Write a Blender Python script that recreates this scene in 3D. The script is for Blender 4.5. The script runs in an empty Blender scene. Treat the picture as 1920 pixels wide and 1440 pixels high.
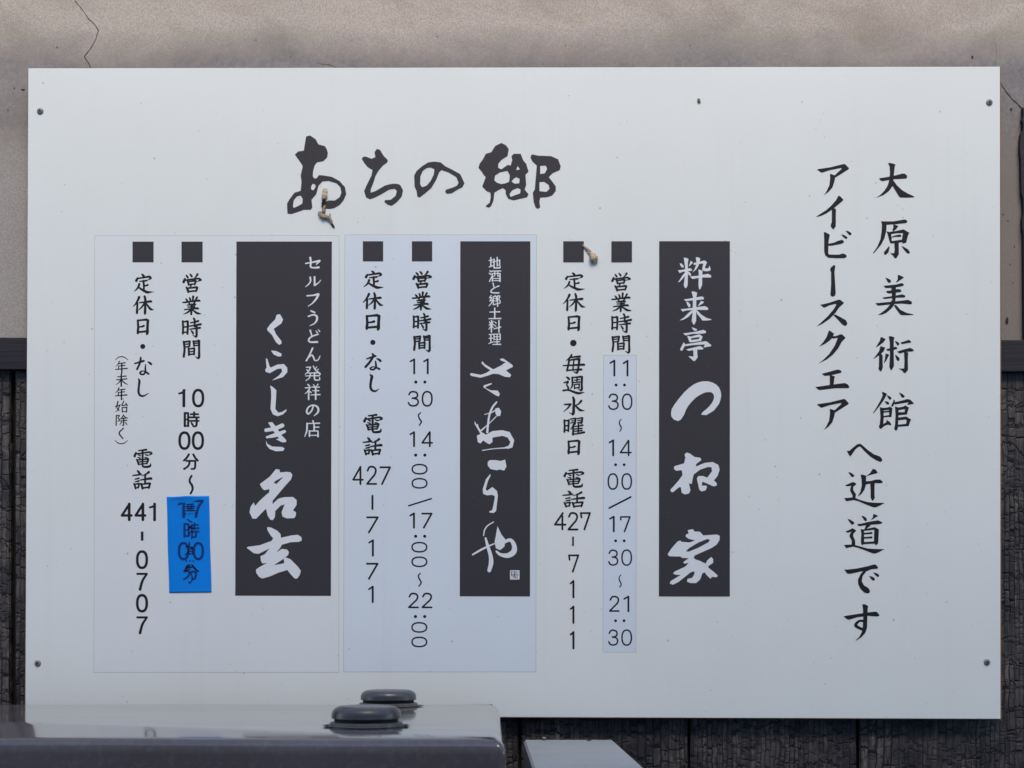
import bpy, bmesh, math, random
import numpy as np
from mathutils import Vector, Matrix

# ------------------------------------------------------------------ camera, light, exposure
scene = bpy.context.scene
F = 2530.0            # focal length in photo pixels (photo 1920 wide)
U0, V0 = 910.0, 1175.0  # vanishing point of the lines that run away from the camera
ZC = 1.35             # camera height
D = 2.5               # camera to the face of the sign

cam_d = bpy.data.cameras.new("camera")
cam = bpy.data.objects.new("camera", cam_d)
scene.collection.objects.link(cam)
cam.location = (0, 0, ZC)
cam.rotation_euler = (math.radians(90), 0, 0)
cam_d.sensor_width = 36
cam_d.lens = F * 36 / 1920
cam_d.shift_x = (960 - U0) / 1920
cam_d.shift_y = (V0 - 720) / 1920
cam_d.clip_start = 0.05
cam_d.clip_end = 500
cam_d.dof.use_dof = True
cam_d.dof.focus_distance = D
cam_d.dof.aperture_fstop = 6.3
scene.camera = cam

SUN_EL, SUN_AZ = math.radians(50), math.radians(8)   # sun in front of the wall, over the added block
world = bpy.data.worlds.new("World")
scene.world = world
world.use_nodes = True
wn = world.node_tree.nodes
wl = world.node_tree.links
sky = wn.new("ShaderNodeTexSky")
sky.sky_type = 'NISHITA'
sky.sun_disc = False
sky.sun_elevation = SUN_EL
sky.sun_rotation = math.pi - SUN_AZ
sky.air_density = 1.0
sky.dust_density = 0.7
sky.ozone_density = 1.0
wl.new(sky.outputs[0], wn["Background"].inputs[0])
wn["Background"].inputs[1].default_value = 0.15

sun_d = bpy.data.lights.new("sun", 'SUN')
sun_d.energy = 1.5
sun_d.angle = math.radians(28)
sun_d.color = (1.0, 0.82, 0.57)
sun = bpy.data.objects.new("sun", sun_d)
scene.collection.objects.link(sun)
sd = Vector((math.sin(SUN_AZ) * math.cos(SUN_EL), -math.cos(SUN_AZ) * math.cos(SUN_EL), math.sin(SUN_EL)))
sun.rotation_euler = sd.to_track_quat('Z', 'Y').to_euler()

scene.view_settings.view_transform = 'Standard'
scene.view_settings.look = 'None'
scene.view_settings.gamma = 1
scene.view_settings.exposure = 1.47
scene.view_settings.use_curve_mapping = False
scene.render.engine = 'CYCLES'

# ------------------------------------------------------------------ helpers
def W(u, v, y):
    """photo pixel at depth y -> world point"""
    return Vector(((u - U0) * y / F, y, ZC + (V0 - v) * y / F))

def new_obj(name, mesh, mat=None, parent=None, label=None):
    o = bpy.data.objects.new(name, mesh)
    scene.collection.objects.link(o)
    if mat is not None:
        for m in (mat if isinstance(mat, (list, tuple)) else [mat]):
            mesh.materials.append(m)
    if parent is not None:
        o.parent = parent
        o.matrix_parent_inverse = Matrix.Translation(-parent.location)
    if label:
        o["label"] = label
    return o

def from_data(name, verts, faces, mat=None, parent=None, label=None, smooth=False):
    me = bpy.data.meshes.new(name)
    me.from_pydata([tuple(v) for v in verts], [], [tuple(f) for f in faces])
    me.update()
    if smooth:
        me.polygons.foreach_set("use_smooth", [True] * len(me.polygons))
    return new_obj(name, me, mat, parent, label)

def from_bm(name, bm, mat=None, parent=None, label=None, smooth=False):
    me = bpy.data.meshes.new(name)
    bm.normal_update()
    bm.to_mesh(me)
    bm.free()
    if smooth:
        me.polygons.foreach_set("use_smooth", [True] * len(me.polygons))
    return new_obj(name, me, mat, parent, label)

def empty(name, loc, label, cat, group=None):
    o = bpy.data.objects.new(name, None)
    scene.collection.objects.link(o)
    o.location = loc
    o.empty_display_size = 0.05
    tag(o, label, cat, group)
    return o

def tag(o, label, cat, group=None):
    o["label"] = label
    o["category"] = cat
    if group:
        o["group"] = group
    return o

def box_mesh(bm, lo, hi):
    x0, y0, z0 = lo
    x1, y1, z1 = hi
    vs = [bm.verts.new(p) for p in ((x0, y0, z0), (x1, y0, z0), (x1, y1, z0), (x0, y1, z0),
                                    (x0, y0, z1), (x1, y0, z1), (x1, y1, z1), (x0, y1, z1))]
    for f in ((0, 3, 2, 1), (4, 5, 6, 7), (0, 1, 5, 4), (1, 2, 6, 5), (2, 3, 7, 6), (3, 0, 4, 7)):
        bm.faces.new([vs[i] for i in f])
    return vs

def quad_slab(name, quad, y0, y1, mat, parent=None, label=None, bevel=0.0):
    """slab whose front outline is four photo pixels at depth y0, going back to y1"""
    fr = [W(u, v, y0) for u, v in quad]
    bk = [Vector((p.x, y1, p.z)) for p in fr]
    bm = bmesh.new()
    a = [bm.verts.new(p) for p in fr]
    b = [bm.verts.new(p) for p in bk]
    n = len(a)
    bm.faces.new(list(reversed(a)))
    bm.faces.new(b)
    for i in range(n):
        j = (i + 1) % n
        bm.faces.new((a[i], a[j], b[j], b[i]))
    bmesh.ops.recalc_face_normals(bm, faces=bm.faces)
    if bevel:
        bmesh.ops.bevel(bm, geom=bm.edges[:], offset=bevel, segments=2, affect='EDGES', profile=0.5)
    return from_bm(name, bm, mat, parent, label)

# ------------------------------------------------------------------ materials
class NT:
    def __init__(self, name):
        self.m = bpy.data.materials.new(name)
        self.m.use_nodes = True
        self.t = self.m.node_tree
        self.b = self.t.nodes["Principled BSDF"]
        self.co = self.t.nodes.new("ShaderNodeTexCoord").outputs["Object"]

    def node(self, typ, **kw):
        n = self.t.nodes.new(typ)
        for k, v in kw.items():
            setattr(n, k, v)
        return n

    def link(self, a, b):
        self.t.links.new(a, b)

    def mapping(self, scale, loc=(0, 0, 0), rot=(0, 0, 0), src=None):
        n = self.node("ShaderNodeMapping")
        n.inputs["Scale"].default_value = scale
        n.inputs["Location"].default_value = loc
        n.inputs["Rotation"].default_value = rot
        self.link(src or self.co, n.inputs["Vector"])
        return n.outputs[0]

    def noise(self, scale, detail=4, rough=0.55, vec=None, dist=0.0):
        n = self.node("ShaderNodeTexNoise")
        n.inputs["Scale"].default_value = scale
        n.inputs["Detail"].default_value = detail
        n.inputs["Roughness"].default_value = rough
        n.inputs["Distortion"].default_value = dist
        self.link(vec if vec is not None else self.co, n.inputs["Vector"])
        return n.outputs["Fac"]

    def ramp(self, fac, stops):
        n = self.node("ShaderNodeValToRGB")
        e = n.color_ramp.elements
        while len(e) < len(stops):
            e.new(0.5)
        for el, (p, c) in zip(e, stops):
            el.position = p
            el.color = (c, c, c, 1) if isinstance(c, (int, float)) else (*c, 1)
        self.link(fac, n.inputs["Fac"])
        return n.outputs["Color"]

    def mix(self, fac, a, b, mode='MIX'):
        n = self.node("ShaderNodeMix", data_type='RGBA', blend_type=mode)
        for sock, val in ((n.inputs["Factor"], fac), (n.inputs["A"], a), (n.inputs["B"], b)):
            pass
        ins = [s for s in n.inputs if s.enabled]
        for s, val in zip(ins, (fac, a, b)):
            if isinstance(val, (int, float)):
                s.default_value = val if s.type == 'VALUE' else (val, val, val, 1)
            elif isinstance(val, tuple):
                s.default_value = (*val, 1)
            else:
                self.link(val, s)
        return [s for s in n.outputs if s.enabled][0]

    def math(self, op, a, b=None, c=None, clamp=False):
        n = self.node("ShaderNodeMath", operation=op, use_clamp=clamp)
        for s, val in zip(n.inputs, (a, b, c)):
            if val is None:
                continue
            if isinstance(val, (int, float)):
                s.default_value = val
            else:
                self.link(val, s)
        return n.outputs[0]

    def sep(self, vec=None):
        n = self.node("ShaderNodeSeparateXYZ")
        self.link(vec or self.co, n.inputs[0])
        return n.outputs

    def bump(self, h, strength, dist=0.002):
        n = self.node("ShaderNodeBump")
        n.inputs["Strength"].default_value = strength
        n.inputs["Distance"].default_value = dist
        self.link(h, n.inputs["Height"])
        self.link(n.outputs[0], self.b.inputs["Normal"])
        return n

    def set(self, color=None, rough=None, metal=None, spec=None):
        for key, val in (("Base Color", color), ("Roughness", rough), ("Metallic", metal), ("Specular IOR Level", spec)):
            if val is None:
                continue
            s = self.b.inputs[key]
            if isinstance(val, tuple):
                s.default_value = (*val, 1)
            elif isinstance(val, (int, float)):
                s.default_value = val
            else:
                self.link(val, s)
        return self.m

def specks(nt, scale, size, keep, vec=None):
    """sparse dirt specks: 1 where a speck is"""
    v = nt.node("ShaderNodeTexVoronoi", feature='F1')
    v.inputs["Scale"].default_value = scale
    nt.link(vec if vec is not None else nt.co, v.inputs["Vector"])
    col = nt.node("ShaderNodeSeparateColor")
    nt.link(v.outputs["Color"], col.inputs[0])
    lim = nt.math('MULTIPLY', nt.math('SUBTRACT', col.outputs[1], keep, clamp=True), size / (1 - keep))
    return nt.math('LESS_THAN', v.outputs["Distance"], lim)

def painted_sheet(name, base, dirt=0.5, rough=0.45):
    nt = NT(name)
    xz = nt.mapping((1, 0.0, 1))
    cloud = nt.noise(3.0, 5, 0.6, xz)
    fine = nt.noise(420, 2, 0.6, xz)
    c = nt.mix(nt.ramp(cloud, [(0.35, 0.0), (0.75, 1.0)]), base, tuple(x * f for x, f in zip(base, (0.955, 0.952, 0.945))))
    c = nt.mix(nt.math('MULTIPLY', fine, 0.12), c, tuple(x * 0.8 for x in base))
    sp = specks(nt, 26, 0.05, 0.86, xz)
    sp2 = specks(nt, 60, 0.07, 0.93, xz)
    s = nt.math('MULTIPLY', nt.math('MAXIMUM', sp, sp2), dirt)
    c = nt.mix(s, c, (0.20, 0.17, 0.15))
    streak = nt.noise(1.0, 4, 0.6, nt.mapping((30, 0, 1.2)))
    c = nt.mix(nt.math('MULTIPLY', nt.ramp(streak, [(0.55, 0.0), (0.8, 1.0)]), 0.06), c, (0.42, 0.36, 0.28))
    nt.bump(fine, 0.03, 0.0005)
    return nt.set(c, rough, spec=0.35)

def ink(name, base, rough=0.5):
    nt = NT(name)
    xz = nt.mapping((1, 0, 1))
    c = nt.mix(nt.noise(320, 3, 0.7, xz), tuple(x * 0.75 for x in base), tuple(x * 1.3 for x in base))
    sp = specks(nt, 70, 0.06, 0.9, xz)
    c = nt.mix(nt.math('MULTIPLY', sp, 0.35), c, (0.2, 0.19, 0.18))
    return nt.set(c, rough, spec=0.22)

M = {}
M["panel"] = painted_sheet("sign_white", (0.736, 0.770, 0.746))
M["sticker_plain"] = painted_sheet("sticker_white", (0.722, 0.760, 0.760))
M["sticker_blue"] = painted_sheet("sticker_pale_blue", (0.662, 0.730, 0.778))
M["strip_blue"] = painted_sheet("strip_pale_blue", (0.65, 0.72, 0.774))
M["edge"] = ink("sticker_edge_grime", (0.42, 0.43, 0.44), 0.8)
M["ink"] = ink("black_print", (0.014, 0.012, 0.015), 0.6)
M["vinyl"] = ink("charcoal_vinyl", (0.040, 0.037, 0.042), 0.5)
M["white_ink"] = painted_sheet("white_print", (0.72, 0.75, 0.77), 0.2)
M["backing"] = NT("brown_board_edge").set((0.20, 0.105, 0.05), 0.8)

def mat_tape():
    nt = NT("blue_tape_film")
    xz = nt.mapping((1, 0, 1))
    n = nt.noise(14, 3, 0.5, xz)
    weave = nt.noise(1.0, 2, 0.6, nt.mapping((260, 0, 900)))
    c = nt.mix(n, (0.0005, 0.195, 0.68), (0.001, 0.235, 0.78))
    c = nt.mix(nt.math('MULTIPLY', weave, 0.2), c, (0.001, 0.12, 0.46))
    nt.bump(nt.math('ADD', weave, nt.math('MULTIPLY', nt.noise(40, 2, 0.5, xz), 2.0)), 0.12, 0.0005)
    return nt.set(c, 0.45, spec=0.2)
M["tape"] = mat_tape()
M["ghost"] = ink("print_under_tape", (0.003, 0.035, 0.17), 0.45)
M["pen"] = ink("marker_pen", (0.004, 0.004, 0.02), 0.5)

def mat_plaster():
    nt = NT("weathered_plaster")
    co = nt.co
    x, y, z = nt.sep()
    big = nt.noise(2.2, 6, 0.62, nt.mapping((1, 1, 1.6)), 0.3)
    med = nt.noise(5.5, 6, 0.62, nt.mapping((1, 1, 1.8)), 0.6)
    fine = nt.noise(300, 4, 0.75)
    grain = nt.noise(520, 2, 0.7)
    c = nt.mix(nt.ramp(big, [(0.3, 0.0), (0.7, 1.0)]), (0.485, 0.435, 0.375), (0.55, 0.468, 0.40))
    c = nt.mix(nt.ramp(med, [(0.42, 0.0), (0.70, 0.75)]), c, (0.33, 0.280, 0.225))
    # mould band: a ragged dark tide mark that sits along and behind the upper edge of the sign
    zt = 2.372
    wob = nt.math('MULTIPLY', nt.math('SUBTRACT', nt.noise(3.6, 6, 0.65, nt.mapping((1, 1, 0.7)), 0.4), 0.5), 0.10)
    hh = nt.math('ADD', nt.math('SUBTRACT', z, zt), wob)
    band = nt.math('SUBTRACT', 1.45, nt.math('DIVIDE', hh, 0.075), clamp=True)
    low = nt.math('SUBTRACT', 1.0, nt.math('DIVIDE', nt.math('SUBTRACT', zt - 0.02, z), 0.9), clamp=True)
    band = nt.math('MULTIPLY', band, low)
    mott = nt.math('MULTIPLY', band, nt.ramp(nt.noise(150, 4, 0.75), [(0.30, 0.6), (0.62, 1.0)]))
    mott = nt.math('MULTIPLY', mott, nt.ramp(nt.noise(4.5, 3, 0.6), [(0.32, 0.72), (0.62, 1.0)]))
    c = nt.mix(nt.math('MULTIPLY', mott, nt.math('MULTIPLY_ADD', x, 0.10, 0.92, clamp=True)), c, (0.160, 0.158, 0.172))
    # lower part behind the sign is greyer, and darker towards the right
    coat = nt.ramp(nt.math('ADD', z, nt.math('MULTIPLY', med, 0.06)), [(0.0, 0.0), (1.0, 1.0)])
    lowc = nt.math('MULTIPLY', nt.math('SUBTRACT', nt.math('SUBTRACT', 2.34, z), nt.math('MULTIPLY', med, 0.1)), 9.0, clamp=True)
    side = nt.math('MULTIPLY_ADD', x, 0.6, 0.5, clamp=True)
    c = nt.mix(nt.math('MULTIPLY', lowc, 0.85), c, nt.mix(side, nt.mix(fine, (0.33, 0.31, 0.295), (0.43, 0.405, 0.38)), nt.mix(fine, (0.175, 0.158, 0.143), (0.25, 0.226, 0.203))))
    c = nt.mix(nt.math('MULTIPLY', nt.ramp(fine, [(0.42, 1.0), (0.58, 0.0)]), 0.42), c, (0.2, 0.185, 0.175))
    pit = specks(nt, 75, 0.14, 0.8)
    c = nt.mix(nt.math('MULTIPLY', pit, 0.45), c, (0.14, 0.125, 0.115))
    h = nt.math('ADD', nt.math('MULTIPLY', fine, 1.0), nt.math('MULTIPLY', grain, 0.5))
    h = nt.math('SUBTRACT', h, pit)
    nt.bump(h, 0.35, 0.002)
    return nt.set(c, 0.92, spec=0.15)
M["plaster"] = mat_plaster()
M["crack"] = NT("crack_dark").set((0.05, 0.042, 0.038), 0.95, spec=0.05)  # flat dark colour of the cracks and pits

def mat_char(seed):
    nt = NT("charred_wood")
    off = (seed * 3.17, seed * 1.3, seed * 0.73)
    base = nt.mapping((1, 1, 1), off)
    wob = nt.node("ShaderNodeTexNoise")
    wob.inputs["Scale"].default_value = 30
    wob.inputs["Detail"].default_value = 4
    wob.inputs["Roughness"].default_value = 0.6
    nt.link(base, wob.inputs["Vector"])
    add = nt.node("ShaderNodeVectorMath", operation='MULTIPLY_ADD')
    nt.link(wob.outputs["Color"], add.inputs[0])
    add.inputs[1].default_value = (0.011, 0.0, 0.020)
    nt.link(base, add.inputs[2])
    vec = add.outputs[0]
    sx, sy, sz = nt.sep(vec)
    patch = nt.noise(7, 3, 0.5, nt.mapping((1.3, 1, 0.55), src=base))

    def cells(w, length, hw, vw):
        # columns of char: every column has its own run of cross cracks
        q = nt.math('DIVIDE', sx, w)
        row = nt.math('FLOOR', q)
        fx = nt.math('SUBTRACT', q, row)
        wn1 = nt.node("ShaderNodeTexWhiteNoise", noise_dimensions='1D')
        nt.link(row, wn1.inputs["W"])
        n1 = nt.node("ShaderNodeTexNoise", noise_dimensions='1D')
        n1.inputs["Scale"].default_value = 1.0
        n1.inputs["Detail"].default_value = 2
        nt.link(nt.math('MULTIPLY_ADD', sz, 0.55 / length, nt.math('MULTIPLY', row, 13.7)), n1.inputs["W"])
        zz = nt.math('ADD', nt.math('DIVIDE', sz, length), nt.math('MULTIPLY_ADD', n1.outputs["Fac"], 2.6, nt.math('MULTIPLY', wn1.outputs["Value"], 0.75)))
        cell = nt.math('FLOOR', zz)
        fz = nt.math('SUBTRACT', zz, cell)
        wn2 = nt.node("ShaderNodeTexWhiteNoise", noise_dimensions='2D')
        cmb = nt.node("ShaderNodeCombineXYZ")
        nt.link(row, cmb.inputs[0])
        nt.link(cell, cmb.inputs[1])
        nt.link(cmb.outputs[0], wn2.inputs["Vector"])
        rnd_ = wn2.outputs["Value"]
        dz = nt.math('ABSOLUTE', nt.math('SUBTRACT', fz, 0.5))
        dx = nt.math('ABSOLUTE', nt.math('SUBTRACT', fx, 0.5))
        ch = nt.ramp(nt.math('SUBTRACT', 0.5, dz), [(0.0, 0.0), (hw, 1.0)])
        cv = nt.ramp(nt.math('SUBTRACT', 0.5, dx), [(0.0, 0.0), (vw, 1.0)])
        # some seams have not opened
        cv = nt.math('MAXIMUM', cv, nt.math('MULTIPLY', nt.ramp(wn1.outputs["Value"], [(0.25, 0.0), (0.8, 1.0)]), 0.75))
        ch = nt.math('MAXIMUM', ch, nt.math('MULTIPLY', nt.ramp(rnd_, [(0.5, 0.0), (0.9, 1.0)]), 0.6))
        return nt.math('MULTIPLY', ch, cv), rnd_
    ca, ra_ = cells(0.0145, 0.034, 0.115, 0.14)
    cb, rb_ = cells(0.0090, 0.024, 0.12, 0.16)
    big = nt.node("ShaderNodeTexVoronoi", feature='DISTANCE_TO_EDGE')
    big.inputs["Scale"].default_value = 1.0
    nt.link(nt.mapping((22, 22, 15), src=vec), big.inputs["Vector"])
    bigc = nt.ramp(big.outputs["Distance"], [(0.0, 0.0), (0.05, 1.0)])
    k = nt.ramp(patch, [(0.46, 0.0), (0.54, 1.0)])
    cellm = nt.math('MULTIPLY', nt.mix(k, ca, cb), nt.math('MAXIMUM', bigc, 0.72))
    # long wandering cross cracks that run over several columns
    wz = nt.noise(1.0, 4, 0.6, nt.mapping((26, 26, 9), src=base))
    q = nt.math('ADD', nt.math('DIVIDE', sz, 0.040), nt.math('MULTIPLY', wz, 2.6))
    fq = nt.math('ABSOLUTE', nt.math('SUBTRACT', nt.math('SUBTRACT', q, nt.math('FLOOR', q)), 0.5))
    gate = nt.ramp(nt.noise(1.0, 3, 0.6, nt.mapping((14, 14, 20), (3, 1, 2), src=base)), [(0.42, 1.0), (0.52, 0.0)])
    longc = nt.math('MAXIMUM', nt.ramp(nt.math('SUBTRACT', 0.5, fq), [(0.0, 0.0), (0.075, 1.0)]), gate)
    cellm = nt.math('MULTIPLY', cellm, longc)
    rnd_ = nt.mix(k, ra_, rb_)
    fibre = nt.noise(1.0, 6, 0.7, nt.mapping((520, 80, 22), src=vec))
    fibre2 = nt.noise(1.0, 4, 0.6, nt.mapping((150, 40, 10), src=vec))
    soot = nt.noise(9, 5, 0.65, base)
    c = nt.mix(nt.ramp(fibre, [(0.32, 0.0), (0.68, 1.0)]), (0.026, 0.023, 0.023), (0.245, 0.212, 0.185))
    c = nt.mix(nt.math('MULTIPLY', nt.ramp(fibre2, [(0.36, 1.0), (0.58, 0.0)]), 0.75), c, (0.022, 0.020, 0.023))
    c = nt.mix(nt.math('MULTIPLY', nt.ramp(rnd_, [(0.1, 1.0), (0.95, 0.0)]), 0.65), c, (0.024, 0.022, 0.026))
    c = nt.mix(nt.math('MULTIPLY', nt.ramp(soot, [(0.44, 0.0), (0.60, 1.0)]), 0.82), c, (0.020, 0.018, 0.024))
    c = nt.mix(nt.math('SUBTRACT', 1.0, cellm), c, (0.004, 0.004, 0.006))
    h = nt.math('ADD', nt.math('MULTIPLY', cellm, 1.0), nt.math('MULTIPLY', fibre, 0.5))
    nt.bump(h, 0.8, 0.003)
    return nt.set(c, 0.6, spec=0.3)
CHAR = [mat_char(i) for i in range(4)]

def mat_rail():
    nt = NT("dark_stained_timber")
    g = nt.noise(1.0, 5, 0.65, nt.mapping((7, 40, 230)))
    c = nt.mix(nt.ramp(g, [(0.3, 0.0), (0.75, 1.0)]), (0.008, 0.007, 0.011), (0.024, 0.021, 0.028))
    sp = specks(nt, 95, 0.16, 0.93)
    c = nt.mix(nt.math('MULTIPLY', sp, 0.75), c, (0.33, 0.31, 0.30))
    nt.bump(g, 0.4, 0.002)
    return nt.set(c, 0.6, spec=0.35)
M["rail"] = mat_rail()

def mat_paint(name, c0, c1, rough, coat=0.0, dust=(0.25, 0.23, 0.21), dustamt=0.12, spec=0.5, rvar=0.12, topdust=0.0):
    nt = NT(name)
    n = nt.noise(7, 5, 0.6)
    sm = nt.noise(1.0, 4, 0.6, nt.mapping((3, 14, 3)), 0.5)
    c = nt.mix(n, c0, c1)
    g = nt.noise(95, 4, 0.7)
    c = nt.mix(nt.math('MULTIPLY', nt.ramp(g, [(0.5, 0.0), (0.8, 1.0)]), dustamt * 2), c, dust)
    c = nt.mix(nt.math('MULTIPLY', nt.ramp(sm, [(0.4, 0.0), (0.75, 1.0)]), dustamt), c, dust)
    if topdust:    # dust settles on what faces up
        geo = nt.node("ShaderNodeNewGeometry")
        nz = nt.ramp(nt.sep(geo.outputs["Normal"])[2], [(0.75, 0.0), (1.0, 1.0)])
        c = nt.mix(nt.math('MULTIPLY', nz, nt.math('MULTIPLY', nt.ramp(sm, [(0.2, 0.7), (0.8, 1.0)]), topdust)), c, (0.22, 0.205, 0.20))
    sp = specks(nt, 45, 0.1, 0.85)
    c = nt.mix(nt.math('MULTIPLY', sp, 0.5), c, (0.03, 0.025, 0.02))
    scr = nt.ramp(nt.noise(1.0, 3, 0.7, nt.mapping((9, 260, 9), rot=(0, 0, 0.25)), 0.6), [(0.66, 0.0), (0.72, 1.0)])
    c = nt.mix(nt.math('MULTIPLY', scr, 0.35), c, tuple(x * 0.35 for x in c0))
    r = nt.math('ADD', rough, nt.math('MULTIPLY', nt.ramp(sm, [(0.35, 0.0), (0.8, 1.0)]), rvar))
    nt.b.inputs["Coat Weight"].default_value = coat
    nt.b.inputs["Coat Roughness"].default_value = 0.05
    nt.bump(nt.noise(5, 2, 0.5), 0.05, 0.004)
    return nt.set(c, r, spec=spec)
M["cabinet"] = mat_paint("glossy_brown_enamel", (0.068, 0.044, 0.038), (0.086, 0.056, 0.046), 0.10, coat=0.5, dustamt=0.10, rvar=0.08, topdust=0.62)
M["cap"] = mat_paint("dark_grey_enamel", (0.028, 0.028, 0.033), (0.044, 0.043, 0.049), 0.27, dustamt=0.12)
M["flange"] = mat_paint("dull_grey_flange", (0.035, 0.034, 0.038), (0.06, 0.056, 0.058), 0.42, dustamt=0.25)
M["gap_black"] = NT("matt_black").set((0.008, 0.008, 0.009), 0.8)
M["box"] = mat_paint("grey_zinc_paint", (0.17, 0.19, 0.20), (0.34, 0.355, 0.355), 0.42, dustamt=0.4, dust=(0.3, 0.3, 0.29))
M["screw"] = mat_paint("dull_steel", (0.14, 0.14, 0.145), (0.24, 0.24, 0.24), 0.4, dustamt=0.1)
M["slot"] = NT("screw_recess").set((0.012, 0.012, 0.014), 0.7)

def mat_husk(name, a, b, c_):
    nt = NT(name)
    n = nt.noise(260, 5, 0.75)
    n2 = nt.noise(210, 3, 0.6)
    c = nt.mix(nt.ramp(n, [(0.35, 0.0), (0.7, 1.0)]), a, b)
    c = nt.mix(nt.ramp(n2, [(0.58, 0.0), (0.64, 1.0)]), c, c_)
    nt.bump(n, 0.8, 0.002)
    return nt.set(c, 0.8, spec=0.2)
M["husk"] = mat_husk("pale_husk", (0.36, 0.27, 0.18), (0.74, 0.63, 0.48), (0.10, 0.06, 0.04))
M["husk_brown"] = mat_husk("brown_husk", (0.27, 0.20, 0.145), (0.42, 0.34, 0.26), (0.15, 0.10, 0.07))
M["husk_dark"] = mat_husk("dark_husk", (0.012, 0.009, 0.010), (0.05, 0.035, 0.03), (0.02, 0.012, 0.01))

def mat_ground():
    nt = NT("asphalt")
    n = nt.noise(60, 5, 0.7)
    return nt.set(nt.mix(n, (0.04, 0.04, 0.042), (0.107, 0.073, 0.07)), 0.9)
M["ground"] = mat_ground()
M["shade_block"] = NT("shade_block_blue_grey").set((0.44, 0.50, 0.60), 0.9)  # blue-grey of the added block, tints the light it bounces onto the wall

# ------------------------------------------------------------------ setting
from_data("ground", [(-30, -30, 0), (30, -30, 0), (30, 30, 0), (-30, 30, 0)], [(0, 1, 2, 3)], M["ground"])["kind"] = "structure"
# unseen block added behind the camera to shade the foot of the wall
bm = bmesh.new()
box_mesh(bm, (-14, -7.0, 0.002), (14, -1.4, 6.3))
o = from_bm("added_shade_block", bm, M["shade_block"])
o["kind"] = "structure"

YR, YP, YW = 2.512, 2.524, 2.536     # rail, planks, plaster faces

# plaster wall
pw = empty("plaster_wall", (0, YW, 0), "stained beige plaster wall with a dark mould band, above the charred boards", "wall")
zr = W(0, 640, YW).z
bm = bmesh.new()
box_mesh(bm, (-2.6, YW, zr - 0.03), (2.6, YW + 0.12, 3.3))
from_bm("wall_face", bm, M["plaster"], pw)

def ribbon(name, pts, parent, mat, y, jag=0.0, seed=0, label=None):
    """thin strip along photo pixels (u,v,width)"""
    rnd = random.Random(seed)
    P = []
    for (a, b) in zip(pts[:-1], pts[1:]):
        n = max(2, int(math.hypot(b[0] - a[0], b[1] - a[1]) / 5))
        for i in range(n):
            t = i / n
            P.append((a[0] + (b[0] - a[0]) * t + rnd.uniform(-jag, jag), a[1] + (b[1] - a[1]) * t + rnd.uniform(-jag, jag) * 0.5,
                      (a[2] + (b[2] - a[2]) * t) * rnd.uniform(0.6, 1.25)))
    P.append(pts[-1])
    vs, fs = [], []
    for i, (u, v, w) in enumerate(P):
        a = P[max(0, i - 1)]
        b = P[min(len(P) - 1, i + 1)]
        dx, dy = b[0] - a[0], b[1] - a[1]
        L = math.hypot(dx, dy) or 1
        nx, ny = -dy / L * w / 2, dx / L * w / 2
        vs += [W(u + nx, v + ny, y), W(u - nx, v - ny, y)]
        if i:
            k = 2 * i
            fs.append((k - 2, k - 1, k + 1, k))
    return from_data(name, vs, fs, mat, parent, label)

yc = YW - 0.0006
ribbon("crack", [(128, -30, 1.0), (139, 0, 1.1), (152, 14, 1.2), (162, 30, 1.0), (176, 44, 1.1), (185, 57, 1.3), (180, 72, 1.0), (172, 88, 1.0), (164, 98, 1.2), (158, 105, 1.8), (165, 118, 1.2), (171, 130, 1.1), (176, 150, 0.9)],
       pw, M["crack"], yc, 0.9, 1, None)
ribbon("crack", [(592, 117, 0.5), (603, 120, 0.8), (618, 121, 0.6), (632, 127, 0.5)], pw, M["crack"], yc, 0.5, 3)
ribbon("crack", [(1862, 60, 0.25), (1868, 95, 0.35), (1866, 128, 0.4), (1876, 156, 1.1), (1886, 170, 1.6), (1897, 185, 1.8), (1908, 194, 1.9), (1920, 207, 2.0), (1935, 222, 2.0)],
       pw, M["crack"], yc, 0.8, 4)

def blot(name, u, v, ru, rv, parent, mat, y, seed, n=14, label=None):
    rnd = random.Random(seed)
    vs = [W(u + math.cos(k / n * 6.283) * ru * rnd.uniform(0.7, 1.2), v + math.sin(k / n * 6.283) * rv * rnd.uniform(0.7, 1.2), y) for k in range(n)]
    return from_data(name, vs, [tuple(reversed(range(n)))], mat, parent, label)
for i, (u, v, a, b) in enumerate([(1888, 602, 3.2, 6.5), (1823, 107, 2.0, 3.5), (1896, 205, 2.2, 3.5), (1902, 463, 1.0, 2.5), (1894, 496, 0.9, 2.3), (1881, 402, 1.2, 1.6), (1890, 414, 1.2, 1.8), (1899, 530, 1.2, 1.4),
                                 (480, 75, 1.2, 1.2), (1294, 85, 1.0, 1.2), (107, 88, 1.6, 0.9), (820, 69, 0.8, 2.0), (545, 107, 1.2, 1.2), (15, 206, 1.2, 1.2), (27, 165, 1.6, 1.2), (43, 168, 3.6, 1.4), (1060, 85, 0.9, 1.3)]):
    blot("pit", u, v, a, b, pw, M["crack"], yc, 100 + i)

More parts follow.
